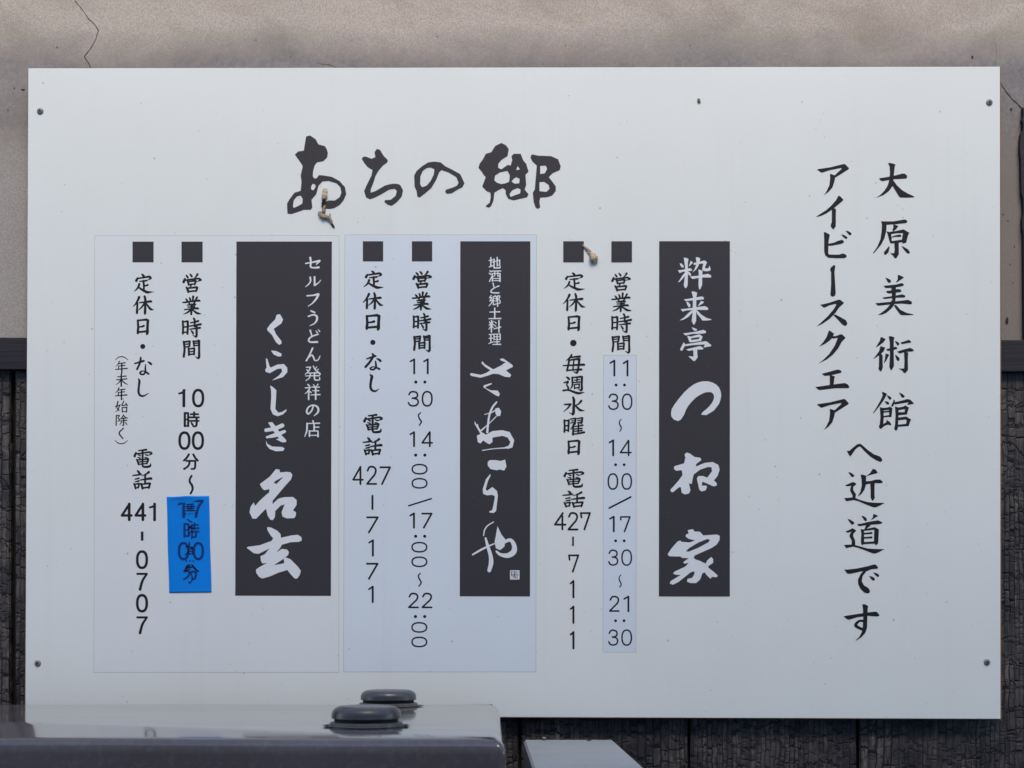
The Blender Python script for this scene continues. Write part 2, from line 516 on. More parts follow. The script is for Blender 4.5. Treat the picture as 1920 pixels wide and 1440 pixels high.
# charred board wall
cw = empty("charred_wood_wall", (0, YP, 0), "wall of wide black charred boards with alligator cracks, below the plaster", "wall")
pitch = 317 * YP / F
x0 = (24 - U0) * YP / F
ztop = W(0, 664, YP).z
rnd = random.Random(5)
for k in range(-2, 8):
    gap = 0.0030 if k not in (1, 0) else 0.0045
    xa, xb = x0 + pitch * (k - 1) + gap, x0 + pitch * k - gap
    bm = bmesh.new()
    box_mesh(bm, (xa, YP + rnd.uniform(-0.001, 0.001), 0.0), (xb, YP + 0.02, ztop))
    bmesh.ops.bevel(bm, geom=[e for e in bm.edges if abs(e.verts[0].co.z - e.verts[1].co.z) > 1], offset=0.0025, segments=2, affect='EDGES')
    from_bm("plank", bm, CHAR[k % 4], cw)
bm = bmesh.new()
box_mesh(bm, (-2.6, YP + 0.0212, 0.0), (2.6, YP + 0.06, ztop - 0.02))
from_bm("backing_boards", bm, M["gap_black"], cw)

# rail between plaster and boards
rl = quad_slab("wooden_rail", [(-900, 630.5), (2300, 638), (2300, 698), (-900, 690.5)], YR, YW - 0.0005, M["rail"], bevel=0.0015)
tag(rl, "dark stained horizontal timber rail where the plaster meets the charred boards", "rail")

# dark post edge at the right
pts = [(1918, 202), (1919, 218), (1916, 224), (1919, 232), (1918, 244), (1914, 252), (1913, 268), (1912.6, 282), (1914.4, 300), (1914.8, 330), (1915.6, 362), (1918.5, 372), (1919, 400), (1916.5, 412), (1917, 430), (1919, 436), (1919.6, 520), (1920.5, 640), (1990, 640), (1990, 195), (1930, 198)]
po = quad_slab("wooden_post", pts, YW - 0.010, YW - 0.0003, M["rail"])
tag(po, "rough edged dark upright post at the right end of the plaster", "post")

# ------------------------------------------------------------------ lettering engine
GLYPHS = r'''
@A 1500 300 6
=a
P 192,108 205,102 340,82 490,45 510,47 553,95 545,105 395,200 388,240 365,310 320,360 268,396 300,350 330,285 340,200 336,160 350,157 390,172 470,98 460,90 330,116 250,143 235,140
=i
P 430,403 450,405 488,445 480,460 385,540 300,600 240,628 175,642 230,605 300,560 360,505 410,445
P 358,540 385,540 405,555 403,650 403,745 380,778 368,778 345,745 350,715 358,700
=bi
P 268,812 285,812 330,835 335,850 325,900 320,940 318,1050 330,1063 440,1065 480,1050 510,1060 528,1080 520,1095 495,1105 400,1105 320,1100 285,1075 272,1030 272,900
P 320,942 380,930 430,908 475,896 495,915 492,930 460,945 350,965 322,965
P 462,838 495,842 530,865 535,880 520,888 500,880
P 510,795 545,800 578,820 578,840 562,847 545,835
=dai
P 888,208 905,203 1010,186 1085,170 1150,152 1180,154 1205,175 1205,200 1190,210 1050,216 925,239 905,230
P 990,36 1010,32 1050,40 1076,52 1066,75 1058,150 1050,240 1040,295 1000,350 940,395 850,428 900,395 950,345 985,290 1005,225 1012,150 1008,75
P 1040,240 1055,235 1090,285 1150,340 1210,375 1285,410 1285,420 1210,425 1125,422 1110,405 1070,340 1040,290
=hara
P 910,686 930,690 1050,690 1180,668 1205,680 1208,700 1190,710 1080,722 960,730 930,712
P 912,686 975,720 972,790 950,880 915,950 870,1005 825,1055 822,1045 870,975 905,890 918,800 922,730
P 1050,722 1108,742 1080,780 1045,805 1040,785 1050,760
P 970,800 1010,812 1025,835 1035,920 1040,940 1015,935 1000,890 985,830
P 1010,808 1080,798 1165,780 1230,818 1215,850 1195,930 1160,940 1145,920 1152,850 1160,822 1080,825 1020,835
S 1035,868,10 1075,856,18 1125,852,28
P 1030,912 1080,905 1150,895 1155,925 1085,932 1030,940
P 1060,925 1110,925 1112,1000 1112,1060 1085,1105 1065,1105 1045,1075 1012,1045 1040,1050 1060,1045 1065,1010
P 1003,965 1008,990 995,1040 965,1068 945,1060 945,1035 975,1000
P 1140,968 1160,972 1215,1005 1237,1035 1230,1055 1205,1050 1170,1010
@B 1500 500 6
=bar
P 395,-15 380,-18 345,10 338,40 350,60 350,200 342,320 360,338 375,337 395,325 402,300 395,180 388,60 397,0
=su
P 228,428 250,424 330,405 430,372 450,371 495,405 485,420 440,460 395,525 330,590 250,645 185,675 240,625 310,560 370,490 408,430 400,418 330,435 280,460 262,458
P 375,545 400,538 460,570 515,600 533,635 525,660 505,667 475,650 430,600
=ku
P 325,718 345,725 385,755 370,780 400,782 455,760 475,762 513,798 500,815 470,845 430,920 370,990 300,1045 203,1092 260,1050 330,980 390,890 425,800 380,808 360,805 330,835 280,870 215,900 260,850 300,790
=e
P 245,1205 300,1190 400,1162 435,1157 465,1172 468,1190 440,1200 330,1225 275,1228 255,1215
P 335,1215 395,1235 385,1260 378,1340 335,1340
P 172,1352 200,1350 350,1328 505,1308 540,1325 557,1355 545,1367 400,1367 230,1388 205,1385
=bi2
P 960,122 985,130 1020,150 1025,170 1000,185 985,170
P 1100,93 1125,97 1170,120 1160,130 1075,185 1100,140
P 940,215 970,212 1080,200 1145,184 1168,195 1165,215 1140,222 1060,235 975,242 955,235
P 967,275 1050,262 1105,250 1140,260 1138,285 1085,292 1000,302 980,295
P 924,348 960,342 1060,328 1150,310 1185,325 1185,342 1165,347 1060,350 965,362 945,362
P 1027,230 1080,230 1078,360 1070,385 1040,385 1035,350
P 848,410 880,408 1050,392 1215,373 1255,390 1260,415 1245,425 1150,415 1050,420 880,440 865,430
P 1030,380 1075,380 1065,420 1030,470 970,520 920,540 875,545 920,515 970,475 1010,430
P 1055,435 1080,430 1130,485 1200,520 1275,535 1275,543 1200,546 1140,545 1120,530 1080,475
=jutsu
P 905,793 930,797 965,815 940,850 895,885 850,912 875,870 900,830
P 905,893 960,910 940,955 895,995 820,1043 850,1005 890,950
P 890,985 915,980 930,1000 930,1080 933,1130 915,1180 900,1175 882,1150 888,1120
P 998,782 1030,783 1063,795 1055,830 1055,1000 1057,1120 1030,1165 1018,1160 1005,1125 1012,1000 1010,850
P 968,930 1010,918 1075,900 1095,910 1090,928 1040,940 985,948
P 1065,838 1085,840 1112,855 1118,870 1105,892 1095,885
P 962,978 990,982 1003,992 985,1030 965,1065 942,1090 955,1040
P 1068,990 1090,1000 1120,1030 1118,1055 1105,1065 1085,1045
P 1128,855 1180,838 1225,822 1248,840 1248,855 1220,858 1150,872
P 1092,955 1170,930 1240,912 1280,935 1278,950 1255,955 1190,958 1120,978
P 1170,955 1218,965 1213,1050 1215,1120 1215,1165 1185,1198 1170,1197 1150,1170 1108,1143 1140,1147 1172,1145 1175,1060
@C 1500 640 6
=kan
P 922,568 945,572 980,590 965,620 940,665 905,715 870,760 825,815 822,805 860,745 900,675 930,610
P 975,605 1005,615 1030,635 1025,655 1005,655 990,635
P 950,672 975,675 1005,690 1000,710 980,712 965,695
P 898,740 940,750 942,850 938,930 975,905 970,880 1010,905 1028,935 1020,948 990,935 945,955 912,985 898,982 886,960 898,930 905,850
P 935,748 980,745 1010,735 1040,750 1030,850 1005,855 1000,770 940,778
L 940,795,18 1003,788,18
L 940,848,18 1010,838,20
P 1115,575 1150,590 1180,615 1172,632 1150,635 1135,615
P 1055,652 1068,665 1068,690 1045,735 1028,735 1028,715 1045,685
P 1060,685 1120,672 1210,648 1240,655 1285,700 1220,715 1205,715 1222,685 1130,700 1065,712
P 1068,732 1110,745 1108,850 1100,985 1085,1005 1068,1000 1060,980 1070,930 1075,830
P 1100,745 1160,735 1185,720 1225,745 1205,815 1175,810 1180,762 1105,775
P 1105,798 1200,795 1205,822 1105,832
P 1105,858 1160,850 1195,845 1252,880 1240,900 1225,950 1190,945 1200,890 1190,878 1105,888
P 1095,938 1220,925 1225,952 1095,962
@D 1500 820 6
=he
P 527,150 555,152 590,120 640,80 675,70 695,82 760,140 830,190 900,215 922,240 925,265 905,277 860,260 790,215 720,150 680,105 660,105 620,140 590,185 565,217 545,190
=kin
P 543,390 570,395 610,425 608,440 590,450 572,435
P 503,538 530,530 585,505 605,503 635,522 625,538 600,555 598,590 630,640 625,680 590,690 590,650 565,605 565,570 580,545 530,552
P 497,683 540,680 605,675 680,705 760,728 830,735 955,737 900,768 850,788 820,785 740,755 660,720 605,705 520,720
P 820,353 850,362 875,395 865,405 800,420 740,440 790,400
P 682,422 700,418 745,432 740,540 725,590 690,640 650,667 680,610 695,540 692,470
P 735,495 800,490 850,475 900,474 930,495 930,512 905,517 830,515 735,530
P 790,512 840,512 838,640 842,680 822,712 810,712 795,680 795,600
=michi
P 535,920 560,922 610,955 610,970 590,985 575,975
P 512,1055 540,1048 590,1022 632,1045 625,1060 600,1085 598,1110 620,1160 622,1210 580,1215 582,1160 558,1115 560,1090 580,1060 535,1075
P 495,1210 540,1207 600,1205 680,1228 760,1250 830,1255 950,1258 900,1285 850,1308 815,1305 740,1275 660,1245 600,1230 520,1247
P 690,882 715,885 750,910 752,935 740,945 725,935
P 825,862 850,868 880,885 860,895 795,935 820,900
P 645,975 690,970 800,945 880,933 925,955 922,970 890,977 780,985 660,1000
P 748,980 800,980 780,1005 745,1030 725,1030
P 682,1030 720,1040 722,1190 710,1212 695,1210 685,1185 690,1080
P 715,1035 790,1020 840,1010 888,1035 880,1190 860,1213 845,1208 832,1185 835,1040 720,1052
S 725,1083,20 770,1080,20 803,1076,24
S 725,1130,20 770,1128,20 803,1126,24
P 718,1178 840,1170 840,1195 718,1202
@E 1500 980 6
=de
P 497,525 530,528 640,515 760,490 830,470 855,472 878,500 875,517 800,525 745,550 705,600 695,660 720,705 770,735 788,770 780,792 760,798 720,785 680,745 655,690 652,640 680,580 710,545 640,560 560,577 530,572
P 775,600 810,605 840,625 843,645 825,655 805,640
P 822,558 855,565 885,580 892,600 878,613 855,598
=su2
P 488,1055 530,1045 640,1028 760,1010 850,1000 870,1008 895,1040 885,1053 850,1055 760,1048 640,1065 560,1090 535,1090
P 700,918 735,918 768,938 762,970 758,1060 755,1180 735,1240 690,1290 630,1328 625,1325 670,1280 695,1230 705,1195 712,1060 708,970
S 710,1106,28 670,1105,26 630,1140,34 635,1165,34 690,1195,32 725,1200,30
@F 1240 470 6.858
=sui
P 235,163 260,165 288,195 285,215 265,218 245,190
P 378,128 405,150 400,165 350,205 365,165
P 288,90 320,92 350,108 340,160 342,300 338,450 320,482 305,478 287,445 300,350 305,200
P 213,252 260,248 330,235 370,225 395,240 393,255 365,262 280,270 235,288
P 300,285 310,310 275,360 235,400 212,412 240,370 270,320
P 335,265 365,280 385,305 375,325 355,315 335,285
P 442,85 470,85 502,100 490,150 480,190 450,240 420,265 395,285 425,240 445,190 452,150
P 415,158 480,145 555,125 590,150 580,165 560,215 570,230 605,225 620,190 635,240 630,255 595,265 545,262 525,245 528,220 540,165 480,170 420,185
P 368,330 450,325 530,310 600,297 640,318 640,345 610,345 500,345 420,362 395,362
P 478,240 530,258 525,330 525,440 500,497 485,495 477,440 482,330
=rai
P 388,525 420,525 460,540 450,600 448,900 425,950 412,950 390,905 402,800 408,600
P 293,625 340,620 450,600 525,588 548,605 545,625 510,630 400,640 310,648
P 318,655 345,660 375,695 372,720 355,732 335,700
P 510,645 548,658 535,680 465,718 490,680
P 247,752 310,747 450,728 560,712 600,735 603,755 585,763 450,760 320,768 275,783
P 395,765 405,790 350,850 290,885 232,900 290,860 350,800
P 445,765 460,765 510,820 580,865 645,882 640,892 580,898 528,898 500,860 460,810
=tei
P 388,985 420,993 460,1010 455,1028 425,1030 405,1010
P 280,1062 330,1058 450,1040 540,1018 575,1035 572,1060 540,1065 400,1070 310,1090
P 333,1095 385,1105 385,1175 360,1175 345,1130
P 380,1105 450,1085 490,1075 532,1105 510,1160 480,1150 490,1110 385,1125
P 380,1150 510,1132 515,1160 380,1180
P 285,1180 300,1190 305,1215 275,1280 255,1288 240,1270 255,1240
P 295,1205 400,1190 560,1165 585,1168 642,1215 640,1228 560,1243 543,1243 560,1205 400,1215 300,1228
P 318,1270 400,1250 500,1225 540,1250 535,1270 460,1272 350,1288
P 410,1268 462,1268 462,1330 468,1370 430,1420 410,1415 355,1365 350,1355 400,1362 415,1355
@H 1220 700 3.349
=tsu
P 128,250 132,225 150,195 178,158 210,120 240,92 270,70 300,56 330,50 360,50 390,58 412,71 430,90 440,115 443,140 438,166 430,190 413,214 395,235 350,262 316,260 330,240 352,223 370,205 386,184 395,165 399,148 395,132 385,121 375,118 350,118 330,125 303,139 280,155 256,180 235,205 220,233 210,260 190,290 172,300 145,290 130,270
=ne
P 225,497 245,503 275,525 312,530 318,545 285,570 285,585 340,562 390,557 425,575 433,605 420,645 397,672 415,690 415,705 395,710 350,690 325,680 320,705 350,705 353,715 345,735 320,742 305,730 290,660 300,645 330,645 355,655 385,615 382,590 360,588 310,605 270,635 262,670 258,695 240,690 250,735 240,755 215,760 195,750 190,715 178,715 140,747 125,742 125,730 170,680 200,640 195,608 160,612 145,598 150,583 210,565 218,530 213,510
=ka
P 232,985 265,978 275,993 310,995 330,1018 415,1012 433,1020 433,1045 415,1075 385,1095 275,1145 270,1160 285,1170 310,1178 345,1195 355,1175 380,1153 392,1165 392,1190 362,1210 362,1220 400,1250 422,1270 415,1280 385,1278 375,1290 350,1265 340,1250 325,1255 310,1295 285,1317 250,1317 228,1308 232,1290 260,1285 275,1260 275,1243 250,1250 175,1310 140,1327 120,1320 125,1305 190,1265 160,1265 140,1258 150,1245 215,1215 240,1190 210,1195 205,1185 240,1160 200,1160 185,1150 160,1150 115,1148 107,1135 130,1100 170,1055 185,1050 195,1058 245,1062 280,1048 240,1040 220,1025 222,1012 240,1005 | 372,1045 365,1060 300,1095 240,1120 220,1118 240,1098 300,1062 355,1040
@I 850 640 2.9387
=sa
P 257,97 275,95 325,130 328,140 290,160 318,185 312,197 285,195 250,180 220,178 185,190 150,200 100,190 92,183 97,175 150,185 180,175 205,160 175,140 155,120 160,110 172,125 220,155 260,135 290,115 262,105
P 210,230 212,236 178,250 178,258 205,270 245,272 256,290 250,303 235,298 200,275 165,252 170,242
=wa
S 238,335,8 215,365,10 198,410,10 190,470,10 187,500,12
S 172,403,3 215,390,5 240,372,6
P 232,370 250,366 263,385 258,410 240,413 232,395
S 235,415,5 200,450,4 155,490,8
P 118,440 128,460 135,455 138,470 155,500 180,515 215,495 270,490 310,500 335,545 325,585 300,592 280,585 305,575 315,555 300,530 270,520 215,530 215,555 200,567 185,560 165,545 150,562 135,555 130,520 150,510 130,475 118,455
S 160,601,4 220,592,4 290,587,6
=ra
P 190,665 200,655 235,655 260,660 285,652 292,690 280,712 255,705 240,710 205,703 190,685
P 203,732 205,740 190,770 178,815 185,825 215,803 240,825 245,850 235,935 222,945 200,943 198,937 215,930 222,900 230,855 215,845 185,848 165,840 162,815 180,760
=ya
S 222,995,4 190,1015,6 172,1040,6 167,1070,5
S 107,1175,8 150,1150,10 190,1130,8 225,1115,6
S 178,1085,10 190,1130,16 205,1180,20 208,1220,24 198,1262,20
P 243,1020 265,1065 285,1090 282,1130 258,1150 235,1140 228,1105 235,1070
S 282,1105,16 315,1095,18 335,1125,24 332,1160,30 300,1180,26 260,1175,16 238,1158,10
=seal
L 315,1264,4 362,1264,4 362,1310,4 315,1310,4 315,1264,4
L 321,1273,3 336,1272,3
L 329,1268,3 329,1285,3
L 321,1282,3 336,1280,3
L 343,1270,3 358,1270,3
L 345,1270,3 345,1288,3
L 355,1272,3 355,1286,3
L 343,1280,3 358,1280,3
L 320,1292,3 320,1304,3 338,1304,3
L 326,1290,3 326,1302,3
L 334,1290,3 334,1302,3
L 343,1292,3 358,1292,3 358,1305,3
L 345,1296,3 345,1306,3
L 351,1294,3 351,1306,3
@J 430 440 3.4286
=ku_w
P 305,515 325,512 345,545 335,570 285,605 300,640 335,685 335,700 320,708 300,690 275,645 245,615 243,605 260,580 295,545
=ra_w
P 268,745 300,748 335,765 335,780 315,783 285,770
P 235,795 245,800 258,845 265,855 310,835 350,832 372,855 372,885 345,915 275,937 320,905 340,880 335,860 310,862 260,890 235,882 230,870 240,855
=shi_w
P 262,970 280,980 302,1000 300,1050 295,1120 315,1145 340,1140 368,1122 365,1135 345,1155 310,1167 280,1155 265,1120 270,1040 268,995
=ki_w
S 236,1257,22 290,1247,24 340,1227,26
S 242,1302,14 300,1287,26 355,1265,18
P 250,1208 275,1205 300,1235 335,1290 365,1320 365,1333 340,1335 300,1315 320,1310 285,1265
P 235,1325 245,1345 275,1362 340,1365 355,1375 345,1390 300,1392 260,1378 240,1355
=se_m
L 490,185,8 530,178,10 580,168,14
L 578,172,12 560,190,8
S 520,148,14 525,180,12 522,205,12 540,213,10 575,210,14
=ru_m
S 520,275,12 522,300,10 508,320,8 490,335,5
S 548,272,12 548,325,12
S 548,325,12 570,312,8 588,292,5
=fu_m
L 500,393,10 540,390,10 572,383,16
S 572,386,15 560,410,14 535,440,9 507,460,5
=u_m
S 525,490,10 548,500,12
S 508,525,10 540,515,10 562,525,14 562,550,13 545,572,9 518,585,5
=do_m
S 520,615,12 530,648,8
S 570,640,10 530,655,10 510,675,11 520,690,11 565,690,13
S 555,617,4 565,630,9
S 570,610,4 581,622,9
=n_m
S 535,730,12 515,775,10 495,810,11
S 510,790,7 530,774,10 542,790,11 550,808,9 570,805,8 583,780,6
=hatsu_m
L 495,852,7 522,852,9
S 522,852,9 508,880,8 487,897,5
S 498,868,7 508,878,8
S 540,845,8 552,868,8 583,895,12
S 552,862,7 562,850,6
S 560,876,7 573,864,6
L 505,890,6 565,888,8
L 490,908,6 580,906,9
S 522,890,10 515,920,8 492,938,6
S 548,888,11 548,928,10 560,935,9 580,932,8 580,918,7
=sho_m
S 505,963,9 515,972,10
L 488,985,7 520,982,9
S 520,982,9 503,1008,8 487,1022,5
L 510,1000,11 510,1058,11
S 515,1005,8 526,1015,8
S 540,963,6 548,975,9
S 570,962,9 560,975,5
L 530,980,7 578,980,8
L 535,1003,6 575,1003,8
L 525,1030,6 583,1028,9
L 555,980,11 555,1058,11
=no_m
S 540,1098,9 530,1130,11 508,1152,11 497,1135,12 510,1108,10 540,1096,10 568,1110,13 570,1140,13 545,1165,6
=mise_m
L 538,1197,11 540,1212,10
L 500,1214,7 580,1212,9
S 500,1214,12 498,1260,11 485,1297,6
L 545,1220,11 545,1260,11
L 545,1238,7 575,1237,9
L 515,1262,11 515,1297,10
L 515,1262,7 570,1262,8 570,1297,12
L 515,1290,7 570,1290,7
@K 430 800 4.3636
=mei
P 380,348 410,352 415,375 470,370 500,373 515,395 505,430 460,480 400,550 355,605 352,635 400,590 450,577 520,575 550,600 550,640 520,685 545,700 543,730 530,748 470,750 435,735 428,700 445,655 455,635 420,645 375,690 372,740 355,765 335,760 315,730 300,670 270,700 220,752 190,752 165,700 175,655 200,620 210,650 250,605 310,550 325,540 330,510 285,520 265,500 250,470 270,455 330,410 360,375 | 440,415 425,430 385,470 362,460 375,445 430,415
=gen
P 310,822 340,825 390,850 420,880 420,910 510,890 560,885 590,905 592,930 570,942 500,945 430,965 420,985 385,1030 430,1000 470,1005 487,1025 480,1050 430,1090 360,1135 440,1120 450,1115 445,1080 460,1070 500,1085 560,1145 585,1180 575,1215 555,1242 535,1242 500,1205 475,1172 400,1195 330,1225 270,1242 245,1230 220,1195 218,1170 245,1150 310,1115 270,1118 258,1095 255,1060 290,1045 330,995 240,1040 200,1035 142,990 155,983 250,970 345,935 360,915 335,885 312,845
@M 890 470 7.575
=chi_m
L 205,140,12 255,132,14
L 230,98,16 230,220,16
L 205,232,12 258,212,14
S 250,165,10 355,132,14
S 355,135,14 354,200,14 340,205,10
L 320,95,15 320,215,15
L 275,120,16 275,245,16 355,245,17
L 358,245,16 364,215,10
=sake_m
L 215,285,14 235,300,16
L 205,320,12 228,335,16
L 212,435,16 240,370,10
L 245,290,12 370,288,14
L 250,330,15 250,435,15
L 250,325,10 360,325,12
L 360,325,17 360,435,17
S 285,290,13 285,350,12 262,370,8
L 328,290,13 328,362,13 350,362,10
L 255,395,10 355,395,10
L 255,425,10 355,425,12
=to_m
L 262,462,16 275,525,12
S 345,500,16 280,530,12 235,565,16 245,595,16 345,600,18
=go_m
L 235,635,12 210,670,12 245,665,12 215,715,12 250,705,10
S 255,690,12 240,740,12 205,785,10
L 265,650,10 310,650,12 310,715,12
L 265,650,12 265,765,14
L 270,680,8 305,680,8
L 270,715,8 310,715,8
L 265,770,10 310,755,12
L 290,635,12 290,650,10
L 325,640,14 325,790,16
S 325,642,10 358,645,13 342,690,11
S 342,690,11 360,715,13 358,745,13 338,752,8
=tsuchi_m
L 215,872,12 355,868,16
L 285,815,18 285,965,18
L 203,965,12 370,963,16
=ryo_m
L 210,1010,10 222,1035,14
L 262,1005,14 250,1035,8
L 205,1055,12 265,1050,14
L 238,992,16 238,1155,17
S 232,1065,10 203,1115,9
S 245,1070,10 262,1090,13
L 285,1010,10 305,1028,14
L 280,1055,10 300,1072,14
L 275,1110,12 370,1085,15
L 345,992,17 345,1158,17
=ri_m
L 205,1190,11 260,1188,13
L 205,1245,11 255,1243,13
L 230,1190,15 230,1300,15
L 203,1318,11 262,1295,11
L 275,1185,13 275,1265,13
L 275,1185,10 362,1185,12
L 362,1185,15 362,1265,15
L 280,1222,9 358,1222,9
L 280,1260,9 358,1260,9
L 318,1188,13 318,1325,13
L 275,1295,10 355,1293,12
L 258,1332,11 370,1330,15
@N 1040 500 8
=ei
S 903,112,10 920,132,24 930,148,24
S 963,98,12 982,118,26 992,135,22
S 1078,102,30 1060,130,18 1030,158,6
S 885,165,22 875,190,30 866,212,34
S 892,186,20 1000,172,20 1090,163,24 1125,178,26
S 1130,184,24 1100,195,14 1070,204,4
S 925,195,22 938,225,26 942,255,20
S 935,207,16 1000,200,20 1045,194,26
S 1052,200,28 1042,230,24 1035,250,20
L 940,250,16 1035,240,18
S 985,250,22 965,285,14
S 910,292,24 930,330,30 938,358,26
S 920,303,20 1000,295,22 1065,288,28
S 1075,295,28 1065,325,26 1055,345,22
L 935,350,20 1062,340,20
=gyo
S 962,418,14 973,440,24 980,475,20
S 1022,402,30 1018,440,24 1012,475,20
S 902,436,10 918,452,24 930,470,22
S 1085,414,26 1065,442,18 1045,465,8
S 855,490,14 900,488,20 980,477,20 1100,462,28 1128,467,22
S 950,495,12 962,508,22 970,518,18
S 1050,484,22 1030,505,14 1015,522,8
S 928,530,14 1000,525,18 1055,520,26
S 938,560,14 1000,556,18 1042,552,24
S 882,598,14 1000,586,20 1085,578,28 1102,584,22
S 1000,520,28 995,600,26 992,640,28 990,670,22
S 985,600,22 930,640,20 870,665,5
S 1002,595,14 1050,628,24 1090,652,30 1150,660,5
=ji
S 862,752,26 866,850,26 862,935,26
S 868,762,20 900,759,20 930,754,28
S 940,758,30 940,850,28 935,938,26
L 870,840,18 935,834,18
L 868,918,18 935,910,18
S 1035,712,24 1050,740,26 1050,830,22
S 985,776,14 1050,765,20 1105,750,28
S 962,825,14 1060,812,22 1145,797,30
S 972,870,12 1060,860,20 1132,850,28
S 1080,830,30 1080,960,30 1068,982,24
S 1070,980,22 1045,972,14 1018,956,4
S 995,890,12 1015,915,24 1025,932,24
=ma
S 868,1055,28 880,1160,28 870,1240,30 868,1268,26
S 880,1058,22 940,1050,24 965,1048,26
S 965,1055,28 958,1120,22
L 885,1090,14 950,1085,16
L 885,1130,16 948,1122,16
S 1022,1045,22 1032,1080,26 1036,1115,22
S 1025,1052,20 1080,1045,22 1110,1038,28
S 1117,1042,32 1118,1160,28 1118,1265,32 1103,1292,22
S 1105,1288,22 1085,1282,14 1058,1266,4
L 1040,1078,14 1110,1071,14
L 1040,1110,16 1110,1103,16
S 945,1146,22 950,1190,26 950,1243,24
S 950,1157,18 1000,1151,20 1035,1146,26
S 1040,1152,26 1035,1235,24
L 955,1196,14 1030,1191,14
L 953,1236,18 1035,1228,18
=tei2
S 265,92,12 285,108,30 300,122,26
S 195,145,18 182,165,30 172,182,34
S 198,151,18 300,138,22 385,127,28 412,142,30
S 412,150,26 390,162,14 362,174,4
S 228,192,12 290,186,18 345,180,22
S 292,185,28 298,240,26 300,305,22
S 300,255,16 340,248,20 362,241,26
S 222,228,28 205,270,26 170,305,14 137,327,4
S 205,262,12 250,296,26 320,328,34 360,340,34 448,335,4
=kyu
S 222,422,34 205,460,28 165,520,18 125,558,4
S 195,505,24 190,590,28 188,640,32 188,658,18
S 228,502,14 320,492,22 405,483,32 418,487,22
S 310,410,28 322,450,32 322,540,30 318,640,34 316,665,20
S 315,498,22 270,560,20 215,606,4
S 328,496,12 370,555,24 410,595,30 455,605,4
=nichi
S 208,755,26 215,850,30 210,910,32 208,940,30
S 215,757,22 290,748,24 345,744,32
S 368,756,36 362,850,34 360,930,38 352,955,24
S 225,850,16 270,846,20 302,835,28
L 215,926,24 360,912,26
=nakaten
L 280,1145,92 280.5,1145,92
@O 1030 660 7.2
=mai
S 300,38,22 282,72,24 225,118,4
S 288,75,16 340,66,20 412,60,28
S 268,105,26 255,180,24 238,250,24
S 268,112,18 330,101,20 395,95,28
S 405,98,30 395,190,26 380,265,28 365,285,18
S 368,283,18 345,272,12 322,260,3
S 188,182,14 300,178,20 455,170,28 472,180,10
S 240,248,18 340,240,18 432,236,28
L 332,110,18 318,240,18
=shu
S 230,336,10 255,352,28 268,368,22
S 198,415,14 225,405,18 250,400,26
S 252,406,24 235,438,16 255,480,22 256,515,20
S 188,520,22 255,512,20 330,538,26 395,556,30 470,545,4
S 308,343,22 313,430,22 303,470,16 283,498,4
S 312,345,18 380,338,20 432,332,26
S 440,338,30 438,440,26 438,500,30 425,522,20
S 427,520,18 405,508,10 392,498,3
L 340,380,12 408,372,15
L 330,412,14 415,404,16
L 375,350,16 372,410,16
L 338,442,17 342,492,17
L 338,440,13 405,432,15
L 405,432,18 400,487,17
L 342,487,14 402,479,14
=mizu
S 322,612,26 332,650,34 330,720,32 326,820,36 316,846,22
S 318,842,20 295,832,12 268,816,3
S 205,708,16 255,706,22 285,704,24
S 288,705,24 250,755,18 193,805,3
S 432,660,28 395,700,18 345,722,8
S 345,716,14 385,757,26 420,785,28 472,790,4
=yo
S 202,920,22 207,1000,24 203,1078,24
L 210,930,18 258,921,20
S 262,922,26 260,1000,24 256,1068,22
L 208,1000,16 258,990,16
L 208,1060,16 258,1050,16
L 283,906,14 350,895,18
S 354,898,22 345,970,22 328,966,6
L 300,932,12 335,926,12
L 288,960,12 335,950,12
L 373,900,14 440,888,18
S 447,892,24 435,958,22 412,955,6
L 385,926,12 428,920,12
L 378,955,12 428,945,12
S 335,968,24 310,1015,18 285,1048,4
S 322,1005,22 322,1060,24 320,1112,28
S 330,1006,14 400,998,16 450,988,22
L 335,1040,14 440,1030,18
L 335,1070,14 440,1060,18
S 330,1108,16 400,1098,20 470,1084,26
L 395,960,18 390,1095,18
@Q 1030 820 7.2
=den
S 268,447,14 320,442,18 380,435,24
L 326,450,24 326,545,24
S 228,475,18 215,500,26 207,522,30
S 228,492,16 330,480,18 425,468,22 458,482,26
S 458,490,20 430,502,12 408,514,3
S 262,505,8 290,515,18
S 252,540,8 288,548,18
S 362,500,8 395,510,18
S 358,537,8 395,549,18
S 238,568,16 255,600,22 266,634,22
L 252,573,14 410,558,20
S 410,565,26 400,595,22 388,622,18
L 262,602,12 392,590,12
L 266,632,14 390,620,14
S 325,565,24 325,640,22 345,666,24 420,662,28 443,648,20 445,622,5
=wa2
S 253,724,12 275,742,28 288,760,22
S 182,782,12 250,776,18 310,767,22
L 220,827,12 278,815,18
L 225,857,12 278,847,18
S 202,880,18 217,910,22 227,938,20
L 212,888,14 275,878,20
S 280,882,24 268,928,18
L 225,933,15 268,923,15
S 432,742,28 390,765,18 320,787,4
S 300,836,12 380,826,20 460,818,30 474,824,16
S 376,770,22 374,875,22
S 310,880,20 325,910,24 334,940,22
L 320,887,16 440,875,22
S 450,878,26 432,932,20
L 330,933,18 440,921,18
@R 650 660 6
=na
S 222,78,12 270,62,20 325,45,22
S 285,18,12 300,42,28 258,115,26 212,168,26
S 338,74,10 362,85,24 380,100,26
S 325,105,16 330,150,22 332,178,18
S 330,178,16 300,166,12 268,180,18 275,196,20 305,196,20 335,178,18 368,192,24
=shi
S 260,256,10 283,275,32 273,330,28 268,390,28 285,430,26 325,440,20 365,412,4
@S 210 660 7.2
=na1
S 308,155,20 370,138,24 428,120,28
S 388,75,22 385,110,28 370,165,26 338,232,26
S 488,135,16 510,148,28 528,165,28
